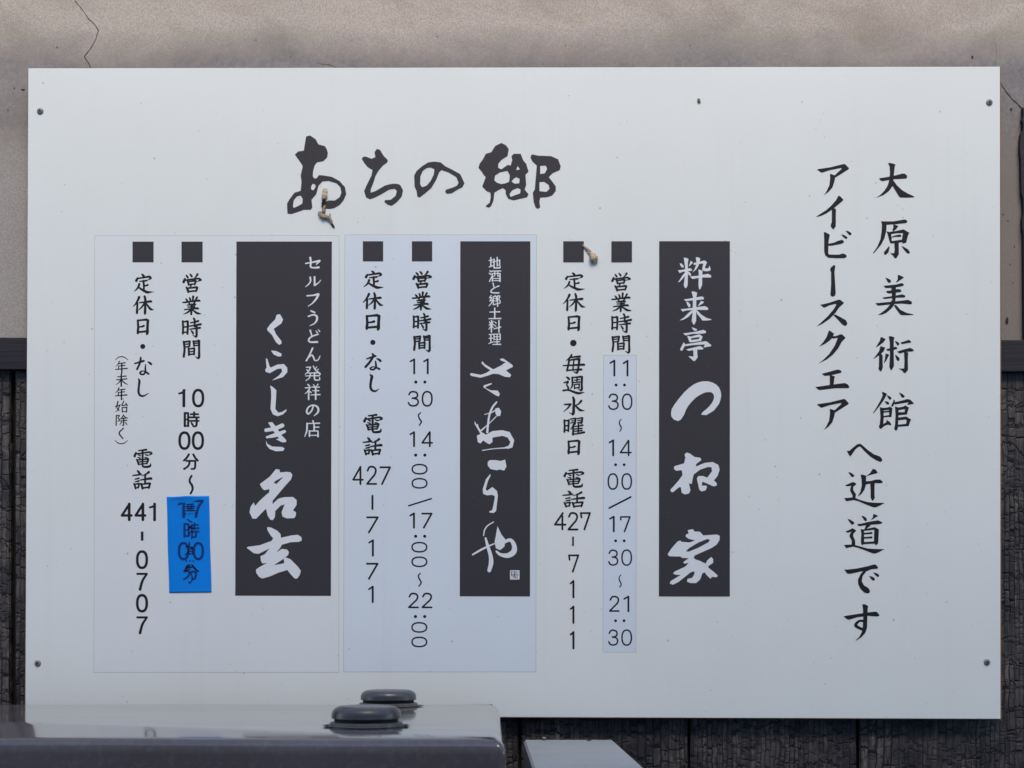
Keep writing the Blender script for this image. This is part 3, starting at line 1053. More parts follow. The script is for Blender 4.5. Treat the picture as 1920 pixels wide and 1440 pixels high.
S 452,170,12 450,230,24 455,272,20
S 455,280,16 420,255,14 385,272,24 385,296,24 425,302,22 455,272,22 492,295,26
=shi1
S 355,362,14 370,395,30 362,470,28 358,540,30 380,585,28 430,592,22 500,552,4
=nen
S 98,128,16 82,165,12 50,195,5
L 90,157,11 178,145,15
L 88,190,11 172,180,14
L 90,192,13 90,230,13
L 50,235,12 205,222,16
L 132,150,18 132,285,18
=matsu
L 75,335,11 190,325,16
L 65,376,13 200,362,15
L 125,303,20 125,460,20
S 120,378,14 90,415,12 52,442,4
S 130,376,11 165,412,16 210,440,8
=shi_c
S 80,668,17 65,745,14 95,790,13
S 102,718,14 82,780,12 48,808,5
S 45,738,11 112,715,15
S 160,665,15 135,722,14 198,710,14
S 185,690,11 206,722,17
L 137,750,14 140,812,14
L 135,752,11 200,745,14 195,812,14
L 140,806,11 195,803,11
=jo
L 58,855,15 56,990,15
S 60,860,12 100,857,14 80,890,10
S 80,892,10 104,918,14 76,938,8
S 155,850,14 135,885,12 100,912,5
S 155,855,11 180,882,14 212,893,10
L 130,902,11 178,897,13
L 115,932,11 200,922,14
S 155,890,15 155,985,16 138,988,8
S 130,945,13 105,982,6
S 175,945,8 200,978,15
=ku_s
S 152,1030,16 97,1095,18 146,1168,17
=paren1
S 45,107,6 85,74,11 130,63,12 175,76,11 215,107,6
=paren2
S 38,1193,6 80,1227,11 125,1238,12 170,1227,11 212,1193,6
=ji_g
L 983,825,30 983,1000,30
L 983,825,26 1028,825,26 1028,1000,28
L 985,910,20 1028,910,20
L 985,998,22 1028,998,22
L 1108,815,27 1108,880,27
L 1062,840,24 1163,840,24
L 1047,882,24 1172,882,24
L 1052,930,24 1170,930,24
S 1142,890,28 1142,970,28 1132,1000,26 1098,1004,22
L 1072,955,20 1090,985,27
=hi_10
L 970,520,38 970,728,38
S 908,560,26 940,552,26 965,535,26 982,512,22
=t_441a
S 512,945,26 545,937,26 570,920,26 586,895,20
@T 210 820 7.2
=fun
L 1038,230,28 1010,275,27 972,312,26
L 1098,232,28 1125,280,27 1158,314,26
L 1005,318,24 1122,318,26
S 1125,320,27 1122,390,28 1112,422,26 1070,427,22
S 1050,325,26 1030,385,26 974,427,26
=nami_b
S 1075,520,26 1052,560,26 1050,600,28 1080,650,30 1088,700,28 1062,757,26
=f_441
S 512,945,26 545,937,26 570,920,26 582,897,22
L 575,900,36 575,1115,36
L 234,900,32 134,1055,32 262,1055,32
L 232,900,36 232,1113,36
L 419,900,32 319,1055,32 447,1055,32
L 417,900,36 417,1113,36
P 390,1273 424,1273 424,1395 390,1395
@U 210 1000 7.2
=t_07
O 405,356,64,110,34
L 342,547,28 470,547,28
S 470,549,26 412,640,32 378,757,36
O 405,944,64,108,34
L 342,1135,28 470,1135,28
S 470,1137,26 412,1228,32 378,1345,36
@O 1030 660 7.2
=h3a
L 824,148,22 878,116,22
L 878,118,25 878,318,25
L 1002,152,22 1055,118,22
L 1055,120,25 1055,318,25
D 901,446,37
D 1015,446,37
T 865,570,62,203,20
O 1050,671,62,101,20
S 968,910,13 945,940,14 950,975,16 970,1015,16 966,1050,15 950,1070,12
L 812,1222,22 862,1192,22
L 862,1192,25 862,1395,25
L 1068,1195,20 960,1358,20 1103,1358,20
L 1070,1195,22 1070,1396,22
@Q 1030 820 7.2
=h3b
D 895,370,37
D 1010,370,37
O 858,596,62,102,20
O 1045,596,62,102,20
L 808,955,22 1100,805,22
L 818,1100,22 868,1072,22
L 870,1072,25 870,1270,25
L 965,1112,20 965,1074,20 1088,1074,20 1015,1270,22
D 895,1397,37
D 1010,1397,37
=p3a
L 182,1022,22 75,1178,22 218,1178,22
L 176,1062,22 176,1242,22
Z 318,1020,62,224,22
L 434,1080,22 424,1022,20 548,1022,22 474,1242,22
L 320,1350,20 320,1458,20
@V 1030 1000 6.261
=h3c
T 750,198,52,174,17
O 908,285,55,88,17
S 838,490,11 820,520,12 825,555,14 842,590,14 839,615,13 825,631,10
Z 762,742,54,170,18
L 878,770,18 928,742,18
L 928,742,21 928,914,21
D 778,1026,32
D 877,1026,32
T 750,1137,52,174,17
O 908,1224,55,88,17
=p3b
L 238,310,18 230,258,17 340,258,18 275,450,18
L 250,588,17 283,560,17
L 283,560,21 283,750,21
L 250,888,17 283,860,17
L 283,860,21 283,1050,21
L 250,1188,17 283,1160,17
L 283,1160,21 283,1350,21
@R 650 660 6
=h2a
L 718,106,18 760,82,18
L 760,82,21 760,240,21
L 870,106,18 912,82,18
L 912,82,21 912,240,21
D 778,338,34
D 880,338,34
T 750,446,55,160,18
O 906,526,53,80,18
S 830,684,13 808,710,14 818,750,16 840,785,16 818,826,12
L 716,926,18 758,902,18
L 758,902,21 758,1060,21
L 933,902,19 850,1022,18 962,1022,18
L 935,902,20 935,1060,20
D 776,1160,34
D 880,1160,34
@W 650 860 6
=h2b
O 820,118,82,52,16
O 820,277,82,52,16
L 698,530,16 952,450,16
L 715,640,18 757,616,18
L 757,616,21 757,776,21
L 850,618,19 956,618,19 868,776,20
D 776,873,34
D 878,873,34
O 818,996,82,52,16
O 818,1160,82,52,16
=p2a
L 155,92,20 73,237,19 182,237,19
L 155,92,21 155,285,21
Z 280,90,52,194,20
L 380,97,20 488,97,20 398,286,20
L 290,418,22 290,565,22
L 230,660,20 350,660,20 250,830,20
L 252,945,18 295,918,18
L 295,918,22 295,1090,22
L 228,1182,20 348,1182,20 250,1352,20
@X 650 1000 6
=h2c
S 828,450,13 806,478,14 818,515,16 838,555,16 812,596,12
Z 750,677,53,156,18
Z 903,677,53,156,18
D 774,936,34
D 878,936,34
O 817,1058,82,52,16
O 817,1222,82,52,16
=p2b
L 250,628,18 293,600,18
L 293,600,22 293,772,22
@S 210 660 7.2
=h1a
O 1163,622,65,108,34
O 978,1196,65,108,34
O 1160,1196,65,108,34
@Y 300 920 7.2
=ghost
L 255,182,26 320,160,24
L 320,140,36 320,350,36
L 442,138,28 575,138,28
S 575,140,28 520,220,30 484,348,32
L 330,450,24 330,618,24
L 330,450,18 385,450,18 385,610,22
L 330,530,14 385,530,14
L 330,612,18 385,612,18
L 430,465,18 512,460,18
L 420,510,18 522,505,18
L 415,555,18 522,550,18
S 485,560,24 482,615,24 440,630,16
L 465,440,20 465,505,20
O 318,815,62,108,28
O 517,815,60,108,28
S 385,1012,24 360,1050,24 325,1088,20
S 440,1012,24 470,1050,24 515,1088,20
S 385,1100,20 480,1098,24 472,1180,24 440,1196,18
S 405,1105,22 375,1160,22 322,1197,20
=pen
L 355,185,7 450,180,12
L 345,215,8 470,210,9
L 375,190,8 380,262,8
L 405,190,9 405,260,9
L 430,190,9 430,260,9
L 360,240,10 460,235,10
L 350,270,10 475,268,10
D 343,312,18
D 395,312,14
D 432,310,14
D 478,305,17
S 370,385,8 400,408,10 430,422,12
S 430,470,16 400,505,14 370,532,8
S 400,478,10 430,505,14 470,522,10
L 382,500,14 440,498,14
S 430,530,14 432,600,14 425,648,8
L 400,560,8 395,610,8
S 390,690,8 398,715,10 392,740,8
L 345,762,9 400,730,11
L 370,740,8 460,800,8
S 338,866,8 365,845,14 390,820,8
L 388,760,9 440,760,9 440,852,9 388,852,9 388,760,9
L 388,790,7 440,790,7
L 388,820,7 440,820,7
D 355,948,17
D 405,948,15
D 448,948,15
S 375,1000,12 350,1040,16 335,1085,10
S 405,1000,10 385,1030,14 360,1050,8
S 428,1000,10 460,1040,14 505,1082,10
L 355,1040,12 430,1032,12
S 335,1092,14 370,1078,18 405,1058,10
S 410,1110,10 430,1150,12 432,1200,12 410,1240,10
S 385,1228,8 400,1246,14 410,1240,8
@Z 520 230 3.4286
=l_a
P 185,88 210,82 245,105 265,140 305,150 318,170 325,195 320,225 295,248 255,255 240,275 230,310 228,345 240,360 255,355 265,338 290,338 350,348 400,375 435,415 443,460 425,500 400,530 365,550 335,555 300,552 290,515 330,500 370,500 400,480 412,450 405,415 380,390 330,375 290,378 265,405 250,460 220,495 225,545 215,560 170,560 130,575 90,588 65,585 62,520 80,490 110,450 150,438 155,380 150,340 163,280 155,265 130,230 112,205 135,185 170,180 178,130 | 228,392 245,398 245,415 232,435 218,430 217,410 | 150,468 163,490 160,520 135,535 105,548 100,535 105,500 125,475
=l_chi
P 640,168 660,175 685,215 710,240 708,255 680,275 650,310 630,345 620,380 600,430 600,450 630,440 690,405 720,396 750,392 775,394 790,400 808,435 800,475 770,510 735,535 710,528 688,510 692,498 730,495 760,470 768,440 755,425 720,430 670,460 620,485 595,493 570,480 558,440 570,410 590,370 605,340 612,305 580,285 560,260 543,232 550,220 570,218 605,232 630,222 625,190
=l_no
P 970,255 1010,250 1050,255 1080,280 1130,305 1175,330 1190,360 1203,390 1190,415 1160,430 1120,455 1090,458 1078,445 1085,430 1120,420 1155,405 1165,385 1150,350 1100,320 1055,305 1040,320 1020,370 990,420 950,455 915,482 900,475 895,440 882,410 880,340 895,310 930,280 | 985,288 1010,300 1005,335 985,375 960,405 930,415 918,395 920,345 935,310 960,292
=l_go
P 1440,130 1470,145 1488,170 1480,215 1440,240 1420,265 1420,290 1440,300 1480,272 1500,275 1510,240 1505,215 1520,200 1565,200 1580,240 1600,265 1615,315 1595,335 1600,400 1590,430 1615,460 1605,480 1560,490 1520,500 1485,490 1468,460 1468,435 1450,420 1420,435 1395,450 1390,500 1375,535 1360,547 1340,540 1345,530 1365,515 1372,480 1370,450 1345,440 1317,410 1340,350 1330,340 1310,310 1293,290 1300,265 1325,230 1340,200 1375,190 1400,150 | 1480,310 1495,340 1490,380 1465,390 1440,395 1410,385 1395,370 1400,340 1430,320 | 1545,278 1560,300 1535,305 | 1535,350 1558,360 1555,390 1525,392 1505,378 1520,360 | 1545,420 1565,430 1560,455 1530,465 1500,477 1492,460 1510,435
P 1635,203 1680,212 1760,215 1805,235 1822,280 1815,305 1770,325 1745,350 1765,375 1790,410 1790,440 1765,470 1730,480 1690,482 1685,510 1690,545 1675,555 1660,545 1648,510 1642,450 1655,430 1660,370 1668,275 1640,250 1627,225 | 1690,278 1725,275 1735,295 1720,325 1690,330 | 1685,382 1715,380 1745,400 1750,425 1730,445 1685,440
'''

def catmull(pts, n=7):
    if len(pts) < 3:
        return pts
    P = [np.array(p, float) for p in pts]
    P = [2 * P[0] - P[1]] + P + [2 * P[-1] - P[-2]]
    out = []
    for i in range(1, len(P) - 2):
        p0, p1, p2, p3 = P[i - 1:i + 3]
        for k in range(n):
            t = k / n
            q = 0.5 * (2 * p1 + (p2 - p0) * t + (2 * p0 - 5 * p1 + 4 * p2 - p3) * t * t + (3 * p1 - p0 - 3 * p2 + p3) * t ** 3)
            q[2] = max(q[2], 0.5)
            out.append(tuple(q))
    out.append(tuple(P[-2]))
    return out

def parse_glyphs(text):
    G, cur, org = {}, None, (0, 0, 1)
    for line in text.strip().splitlines():
        line = line.strip()
        if not line:
            continue
        if line[0] == '@':
            _, a, b, c = line.split()
            org = (float(a), float(b), float(c))
            continue
        if line[0] == '=':
            cur = line[1:]
            G.setdefault(cur, [])
            continue
        k, rest = line[0], line[2:]
        ox, oy, s = org
        def px(p):
            q = [float(t) for t in p.split(',')]
            return (ox + q[0] / s, oy + q[1] / s) + tuple(t / s for t in q[2:])
        if k == 'P':
            G[cur].append(('P', [[px(p) for p in lp.split()] for lp in rest.split('|')]))
        elif k == 'S':
            G[cur].append(('S', catmull([px(p) for p in rest.split()])))
        elif k == 'L':
            G[cur].append(('S', [px(p) for p in rest.split()]))
        elif k == 'D':
            x, y, d = px(rest)
            G[cur].append(('S', [(x, y, d), (x + 0.01, y, d)]))
        elif k == 'O':
            x, y, rx, ry, w = px(rest)
            q = []
            for i in range(49):
                a = i / 48 * 2 * math.pi
                ca, sa = math.cos(a), math.sin(a)
                q.append((x + rx * math.copysign(abs(ca) ** 0.86, ca), y + ry * math.copysign(abs(sa) ** 0.86, sa), w))
            G[cur].append(('S', q))
        elif k in 'TZ':
            x, y, hw, h, w = px(rest)
            def sc(l):
                return [(x + a * hw, y + b * h, w) for a, b in l]
            if k == 'T':
                G[cur].append(('S', catmull(sc([(-.9, .21), (-.55, .04), (0, 0), (.65, .07), (.86, .24), (.65, .40), (0, .46), (-.2, .46)]))))
                G[cur].append(('S', catmull(sc([(-.2, .46), (0, .46), (.75, .54), (1, .73), (.7, .93), (0, 1), (-.7, .94), (-1, .78)]))))
            else:
                G[cur].append(('S', catmull(sc([(-.85, .23), (-.5, .04), (.05, 0), (.7, .07), (.92, .26), (.66, .47)]))))
                G[cur].append(('S', sc([(.66, .47), (-.95, .985)])))
                G[cur].append(('S', sc([(-.95, 1), (1, 1)])))
    return G

G = parse_glyphs(GLYPHS)

def bbox(items):
    xs, ys = [], []
    for k, d in items:
        if k == 'P':
            for lp in d:
                xs += [p[0] for p in lp]
                ys += [p[1] for p in lp]
        else:
            for p in d:
                xs += [p[0] - p[2] / 2, p[0] + p[2] / 2]
                ys += [p[1] - p[2] / 2, p[1] + p[2] / 2]
    return min(xs), min(ys), max(xs), max(ys)

def shift(items, dx, dy):
    return [(k, [[(p[0] + dx, p[1] + dy) for p in lp] for lp in d] if k == 'P' else [(p[0] + dx, p[1] + dy, p[2]) for p in d]) for k, d in items]

def fit(items, x0, y0, x1, y1, org=None, wk=1.0, add=0.0):
    """stretch a glyph into a box (box in crop pixels when org is given)"""
    if org:
        ox, oy, s = org
        x0, x1, y0, y1 = ox + x0 / s, ox + x1 / s, oy + y0 / s, oy + y1 / s
    a, b, c, d_ = bbox(items)
    sx, sy = (x1 - x0) / (c - a), (y1 - y0) / (d_ - b)
    sw = (sx + sy) / 2 * wk
    f = lambda p: (x0 + (p[0] - a) * sx, y0 + (p[1] - b) * sy)
    return [(k, [[f(p) for p in lp] for lp in d] if k == 'P' else [f(p) + (p[2] * sw + add,) for p in d]) for k, d in items]

def sdf(items, X, Y):
    out = np.full(X.shape, 1e3)
    def seg(ax, ay, bx, by):
        dx, dy = bx - ax, by - ay
        L2 = dx * dx + dy * dy + 1e-12
        t = np.clip(((X - ax) * dx + (Y - ay) * dy) / L2, 0, 1)
        return t, np.hypot(X - ax - t * dx, Y - ay - t * dy)
    for k, d in items:
        if k == 'S':
            for p, q in zip(d[:-1], d[1:]):
                t, r = seg(p[0], p[1], q[0], q[1])
                out = np.minimum(out, r - (p[2] + (q[2] - p[2]) * t) / 2)
        else:
            dist = np.full(X.shape, 1e3)
            ins = np.zeros(X.shape, bool)
            for lp in d:
                for i in range(len(lp)):
                    p, q = lp[i - 1], lp[i]
                    _, r = seg(p[0], p[1], q[0], q[1])
                    dist = np.minimum(dist, r)
                    if p[1] != q[1]:
                        cr = ((p[1] > Y) != (q[1] > Y)) & (X < (q[0] - p[0]) * (Y - p[1]) / (q[1] - p[1]) + p[0])
                        ins ^= cr
            out = np.minimum(out, np.where(ins, -dist, dist))
    return out

def contour(items, step=0.5, grow=0.0):
    """flat polygons covering the inside of a glyph"""
    a, b, c, d_ = bbox(items)
    a, b, c, d_ = a - 1.5, b - 1.5, c + 1.5, d_ + 1.5
    nx, ny = int((c - a) / step) + 2, int((d_ - b) / step) + 2
    gx, gy = a + np.arange(nx) * step, b + np.arange(ny) * step
    X, Y = np.meshgrid(gx, gy)
    S = sdf(items, X, Y) - grow
    ins = S < 0
    V, Fs = [], []
    full = ins[:-1, :-1] & ins[:-1, 1:] & ins[1:, :-1] & ins[1:, 1:]
    anyi = ins[:-1, :-1] | ins[:-1, 1:] | ins[1:, :-1] | ins[1:, 1:]
    for j in range(ny - 1):
        i = 0
        row = full[j]
        while i < nx - 1:
            if row[i]:
                k = i
                while k < nx - 1 and row[k]:
                    k += 1
                n = len(V)
                V += [(gx[i], gy[j]), (gx[k], gy[j]), (gx[k], gy[j + 1]), (gx[i], gy[j + 1])]
                Fs.append((n, n + 1, n + 2, n + 3))
                i = k
            else:
                i += 1
    for j, i in zip(*np.nonzero(anyi & ~full)):
        cs = ((i, j), (i + 1, j), (i + 1, j + 1), (i, j + 1))
        poly = []
        for m in range(4):
            p, q = cs[m], cs[(m + 1) % 4]
            sp, sq = S[p[1], p[0]], S[q[1], q[0]]
            if sp < 0:
                poly.append((gx[p[0]], gy[p[1]]))
            if (sp < 0) != (sq < 0):
                t = sp / (sp - sq)
                poly.append((gx[p[0]] + (gx[q[0]] - gx[p[0]]) * t, gy[p[1]] + (gy[q[1]] - gy[p[1]]) * t))
        if len(poly) >= 3:
            n = len(V)
            V += poly
            Fs.append(tuple(range(n, n + len(poly))))
    return V, Fs

def lettering(name, glyphs, y, mat, parent, label=None, step=0.5, grow=0.0):
    VV, FF = [], []
    for it in glyphs:
        V, Fs = contour(it, step, grow)
        n = len(VV)
        VV += [W(u, v, y) for u, v in V]
        FF += [tuple(reversed([i + n for i in f])) if False else tuple(i + n for i in f) for f in Fs]
    me = bpy.data.meshes.new(name)
    me.from_pydata([tuple(v) for v in VV], [], FF)
    me.flip_normals() if me.polygons and me.polygons[0].normal.y > 0 else None
    me.update()
    return new_obj(name, me, mat, parent, label)

def flat(name, quad, y, mat, parent, label=None):
    return from_data(name, [W(u, v, y) for u, v in quad], [(0, 3, 2, 1)], mat, parent, label)

# ------------------------------------------------------------------ the sign
Y0 = D
sb = empty("sign_board", W(960, 735, Y0), "large white rectangular board with black vertical Japanese lettering, screwed to the wall", "sign")
SQ = [(53, 128), (1875, 125), (1876, 1348), (47.5, 1341.5)]
quad_slab("panel", SQ, Y0, Y0 + 0.0035, M["panel"], sb, bevel=0.0006)
quad_slab("backing_board", [(53.2, 129), (1876.6, 126), (1877.8, 1349.6), (46.4, 1343)], Y0 + 0.0036, Y0 + 0.0105, M["backing"], sb)
e = 0.00009
ya, yb, yv, yt = Y0 - e, Y0 - 2 * e, Y0 - 3 * e, Y0 - 4 * e

def sticker(quad, mat, label):
    c = (sum(p[0] for p in quad) / 4, sum(p[1] for p in quad) / 4)
    out = [(u + math.copysign(0.75, u - c[0]), v + math.copysign(0.75, v - c[1])) for u, v in quad]
    s = flat("sticker", quad, yb, mat, sb, label)
    flat("sticker_edge", out, ya, M["edge"], s)
    return s
sticker([(178, 442.5), (635.5, 442), (635, 1260.5), (176.5, 1260.5)], M["sticker_plain"], "large off-white sheet on the left")
sticker([(647, 440.5), (1005.5, 440.5), (1004.5, 1259.5), (644.5, 1259.5)], M["sticker_blue"], "pale blue sheet in the middle")
sticker([(1132, 666.5), (1193, 666.5), (1192, 1222.5), (1131, 1222.5)], M["strip_blue"], "narrow pale blue strip behind the opening hours")

p1 = flat("name_panel", [(443.3, 452.8), (622.3, 452.8), (620.5, 1117.5), (441, 1117)], yv, M["vinyl"], sb, "wide dark name panel on the left")
p2 = flat("name_panel", [(863, 452.4), (994.5, 452.4), (993.8, 1118.5), (862, 1118.2)], yv, M["vinyl"], sb, "dark name panel in the middle")
p3 = flat("name_panel", [(1236, 452.2), (1368.6, 452.2), (1368.5, 1118.6), (1235.4, 1118.4)], yv, M["vinyl"], sb, "dark name panel on the right")
for (a, b, c, d_) in ((248.4, 453, 288, 492), (340.3, 453, 380, 492), (680.3, 452.3, 718.5, 490.3), (772.2, 452.3, 810.4, 490.3), (1056, 452.3, 1094.6, 492), (1146.3, 452.3, 1185, 492)):
    flat("square_mark", [(a, b), (c, b), (c, d_), (a, d_)], yv, M["vinyl"], sb)

g = lambda *n: [G[k] for k in n]
lettering("lettering", g("l_a", "l_chi", "l_no", "l_go"), yv, M["vinyl"], sb, "large brush-written heading", 0.6)
a2 = shift(G["a"], -0.4, 440.6)
lettering("lettering", g("dai", "hara", "bi2", "jutsu", "kan"), yv, M["ink"], sb, "right-hand column of five large characters")
lettering("lettering", g("a", "i", "bi", "bar", "su", "ku", "e") + [a2], yv, M["ink"], sb, "column of eight large syllables")
lettering("lettering", g("he", "kin", "michi", "de", "su2"), yv, M["ink"], sb, "lower right column of five large characters")
lettering("lettering", g("sui", "rai", "tei", "tsu", "ne", "ka"), yt, M["white_ink"], p3)
lettering("lettering", g("chi_m", "sake_m", "to_m", "go_m", "tsuchi_m", "ryo_m", "ri_m", "sa", "wa", "ra", "ya", "seal"), yt, M["white_ink"], p2, None, 0.4, 0.15)
lettering("lettering", g("se_m", "ru_m", "fu_m", "u_m", "do_m", "n_m", "hatsu_m", "sho_m", "no_m", "mise_m"), yt, M["white_ink"], p1, "small white slogan column", 0.4, -0.08)
lettering("lettering", g("ku_w", "ra_w", "shi_w", "ki_w", "mei", "gen"), yt, M["white_ink"], p1, "large white brush-written name", 0.45, 0.1)

# opening hours and closing days, three pairs of columns
c2 = (650, 430, 6)
c1 = (210, 500, 7.2)
kg = 0.26
BOLD, SEMI = 0.85, 0.55
lettering("lettering", g("ei", "gyo", "ji", "ma"), yv, M["ink"], sb, None, 0.4, kg)
lettering("lettering", g("h3a", "h3b", "h3c"), yv, M["ink"], sb, "right-hand opening hours", 0.4, 0.1)
lettering("lettering", g("tei2", "kyu", "nichi", "nakaten", "mai", "shu", "mizu", "yo") + [fit(G["nichi"], 245, 1183, 420, 1390, (1030, 660, 7.2))] + g("den", "wa2", "p3a", "p3b"), yv, M["ink"], sb, "right-hand closing day and telephone column", 0.4, kg)
lettering("lettering", [fit(G["ei"], 740, 468, 958, 668, c2, 1.0, BOLD), fit(G["gyo"], 735, 700, 948, 912, c2, 1.0, BOLD), fit(G["ji"], 745, 943, 950, 1145, c2, 1.0, BOLD), fit(G["ma"], 750, 1188, 945, 1382, c2, 1.0, BOLD)]
          + g("h2a", "h2b", "h2c"), yv, M["ink"], sb, "middle opening hours column", 0.4, 0.12)
lettering("lettering", [fit(G["tei2"], 192, 465, 412, 668, c2, 1.0, BOLD), fit(G["kyu"], 183, 710, 410, 903, c2, 1.0, BOLD), fit(G["nichi"], 213, 955, 380, 1137, c2, 1.0, BOLD), fit(G["nakaten"], 269, 1246, 321, 1298, c2, 1.0, BOLD)]
          + g("na", "shi") + [fit(G["den"], 188, 697, 405, 913, (650, 660, 6), 1.0, BOLD), fit(G["wa2"], 182, 960, 400, 1165, (650, 660, 6), 1.0, BOLD)] + g("p2a", "p2b"), yv, M["ink"], sb, "middle closing day and telephone column", 0.4, 0.12)
lettering("lettering", [fit(G["ei"], 952, 90, 1210, 355, c1, 1.0, SEMI), fit(G["gyo"], 950, 390, 1205, 655, c1, 1.0, SEMI), fit(G["ji"], 945, 688, 1210, 958, c1, 1.0, SEMI), fit(G["ma"], 958, 985, 1190, 1250, c1, 1.0, SEMI)]
          + g("hi_10", "ji_g", "h1a", "fun", "nami_b"), yv, M["ink"], sb, "left opening hours column", 0.4, 0.14)
nen2 = shift(G["nen"], -0.6, 357 / 7.2)
lettering("lettering", [fit(G["tei2"], 298, 95, 552, 362, c1, 1.0, SEMI), fit(G["kyu"], 283, 388, 562, 648, c1, 1.0, SEMI), fit(G["nichi"], 335, 700, 500, 922, c1, 1.0, SEMI), fit(G["nakaten"], 382, 1044, 448, 1110, c1)]
          + g("na1", "shi1") + [fit(G["den"], 292, 155, 545, 412, (210, 820, 7.2), 1.0, SEMI), fit(G["wa2"], 275, 443, 542, 706, (210, 820, 7.2), 1.0, SEMI)] + g("f_441", "t_07"), yv, M["ink"], sb, "left closing day and telephone column", 0.4, 0.14)
lettering("lettering", g("paren1", "nen", "matsu") + [nen2] + g("shi_c", "jo", "ku_s", "paren2"), yv, M["ink"], sb, "small bracketed column of text", 0.35, 0.12)

# screws
def lathe(bm, prof, c, axis='Z', n=40):
    rings = []
    for r, h in prof:
        ring = []
        for i in range(n):
            a = i / n * 2 * math.pi
            if axis == 'Z':
                p = (c[0] + r * math.cos(a), c[1] + r * math.sin(a), c[2] + h)
            else:
                p = (c[0] + r * math.cos(a), c[1] - h, c[2] + r * math.sin(a))
            ring.append(bm.verts.new(p))
        rings.append(ring)
    for a, b in zip(rings[:-1], rings[1:]):
        for i in range(n):
            bm.faces.new((a[i], a[(i + 1) % n], b[(i + 1) % n], b[i]))
    bm.faces.new(rings[0][::-1])
    bm.faces.new(rings[-1])
    bmesh.ops.recalc_face_normals(bm, faces=bm.faces)

def screw(u, v, rot):
    c = W(u, v, Y0)
    bm = bmesh.new()
    r = 0.0059
    lathe(bm, [(r * 1.02, 0), (r * 1.02, 0.0007), (r * .93, .0015), (r * .72, .0023), (r * .45, .0027), (r * .15, .0029)], c, 'Y', 28)
    s = from_bm("screw", bm, M["screw"], sb, None, True)
    bm = bmesh.new()
    for k in range(2):
        a = rot + k * math.pi / 2
        ca, sa = math.cos(a), math.sin(a)
        L, w = r * 0.52, r * 0.13
        vs = [bm.verts.new((c.x + ca * x - sa * z, c.y - 0.0031 - k * 0.00006, c.z + sa * x + ca * z)) for x, z in ((-L, -w), (L, -w), (L, w), (-L, w))]
        bm.faces.new(vs)
    from_bm("screw_slot", bm, M["slot"], s)
screw(75.5, 208.5, 0.3)
screw(1855, 192, 0.1)
screw(70.8, 1243.5, 0.7)
screw(1850.5, 1241.5, 0.5)

# ------------------------------------------------------------------ blue tape over the closing time
def tape():
    tl, tr, br, bl = (312.5, 931), (392, 929.5), (396.5, 1110.5), (317, 1111.5)
    nx, ny = 24, 60
    vs, fs = [], []
    for j in range(ny + 1):
        t = j / ny
        for i in range(nx + 1):
            s = i / nx
            u = (tl[0] * (1 - s) + tr[0] * s) * (1 - t) + (bl[0] * (1 - s) + br[0] * s) * t
            v = (tl[1] * (1 - s) + tr[1] * s) * (1 - t) + (bl[1] * (1 - s) + br[1] * s) * t
            lift = 0.0022 * math.exp(-t * 26) * max(0, math.sin(s * 3.6)) + 0.0007 * math.exp(-(1 - t) * 30) * (0.6 + 0.4 * s)
            if j == 0:
                v += 0.9 * math.sin(s * 9) * (1 - s)
            u += 0.3 * math.sin(t * 9 + i * 0.01)
            vs.append(W(u, v, Y0 - 0.0006 - lift))
    for j in range(ny):
        for i in range(nx):
            a = j * (nx + 1) + i
            fs.append((a, a + nx + 1, a + nx + 2, a + 1))
    o = from_data("adhesive_tape", vs, fs, M["tape"], None, None, True)
    o["label"] = "bright blue tape strip stuck over the printed closing time on the sign"
    o["category"] = "tape"
    sol = o.modifiers.new("thickness", 'SOLIDIFY')
    sol.thickness = 0.0003
    sol.offset = -1
    lettering("show_through_print", g("ghost"), Y0 - 0.0010, M["ghost"], o, "printed closing time showing darkly through the film", 0.35, 0.28)
    lettering("handwriting", g("pen"), Y0 - 0.0011, M["pen"], o, "small black handwritten characters", 0.3, 0.24)
tape()

# ------------------------------------------------------------------ dead insect husks stuck on the sign
def tube(pts, rough=0.18, seed=0, n=18, flatten=0.55):
    rnd = random.Random(seed)
    P = catmull([(a, b, c) for a, b, c in pts], 6)
    vs, fs = [], []
    for i, (u, v, d) in enumerate(P):
        a, b = P[max(0, i - 1)], P[min(len(P) - 1, i + 1)]
        dx, dy = b[0] - a[0], b[1] - a[1]
        L = math.hypot(dx, dy) or 1
        nx, ny = -dy / L, dx / L
        r = d / 2 * rnd.uniform(1 - rough * 1.5, 1 + rough * 1.5)
        for k in range(n):
            an = k / n * 2 * math.pi
            rr = r * rnd.uniform(1 - rough * 1.3, 1 + rough * 1.3)
            c, s = math.cos(an) * rr, math.sin(an) * rr * flatten
            p = W(u + nx * c, v + ny * c, Y0 - 0.0006)
            p.y -= (d / 2 * flatten * 0.9 + s) * D / F
            vs.append(p)
        if i:
            for k in range(n):
                fs.append(((i - 1) * n + k, (i - 1) * n + (k + 1) % n, i * n + (k + 1) % n, i * n + k))
    fs.append(tuple(range(n))[::-1])
    fs.append(tuple((len(P) - 1) * n + k for k in range(n)))
    return vs, fs

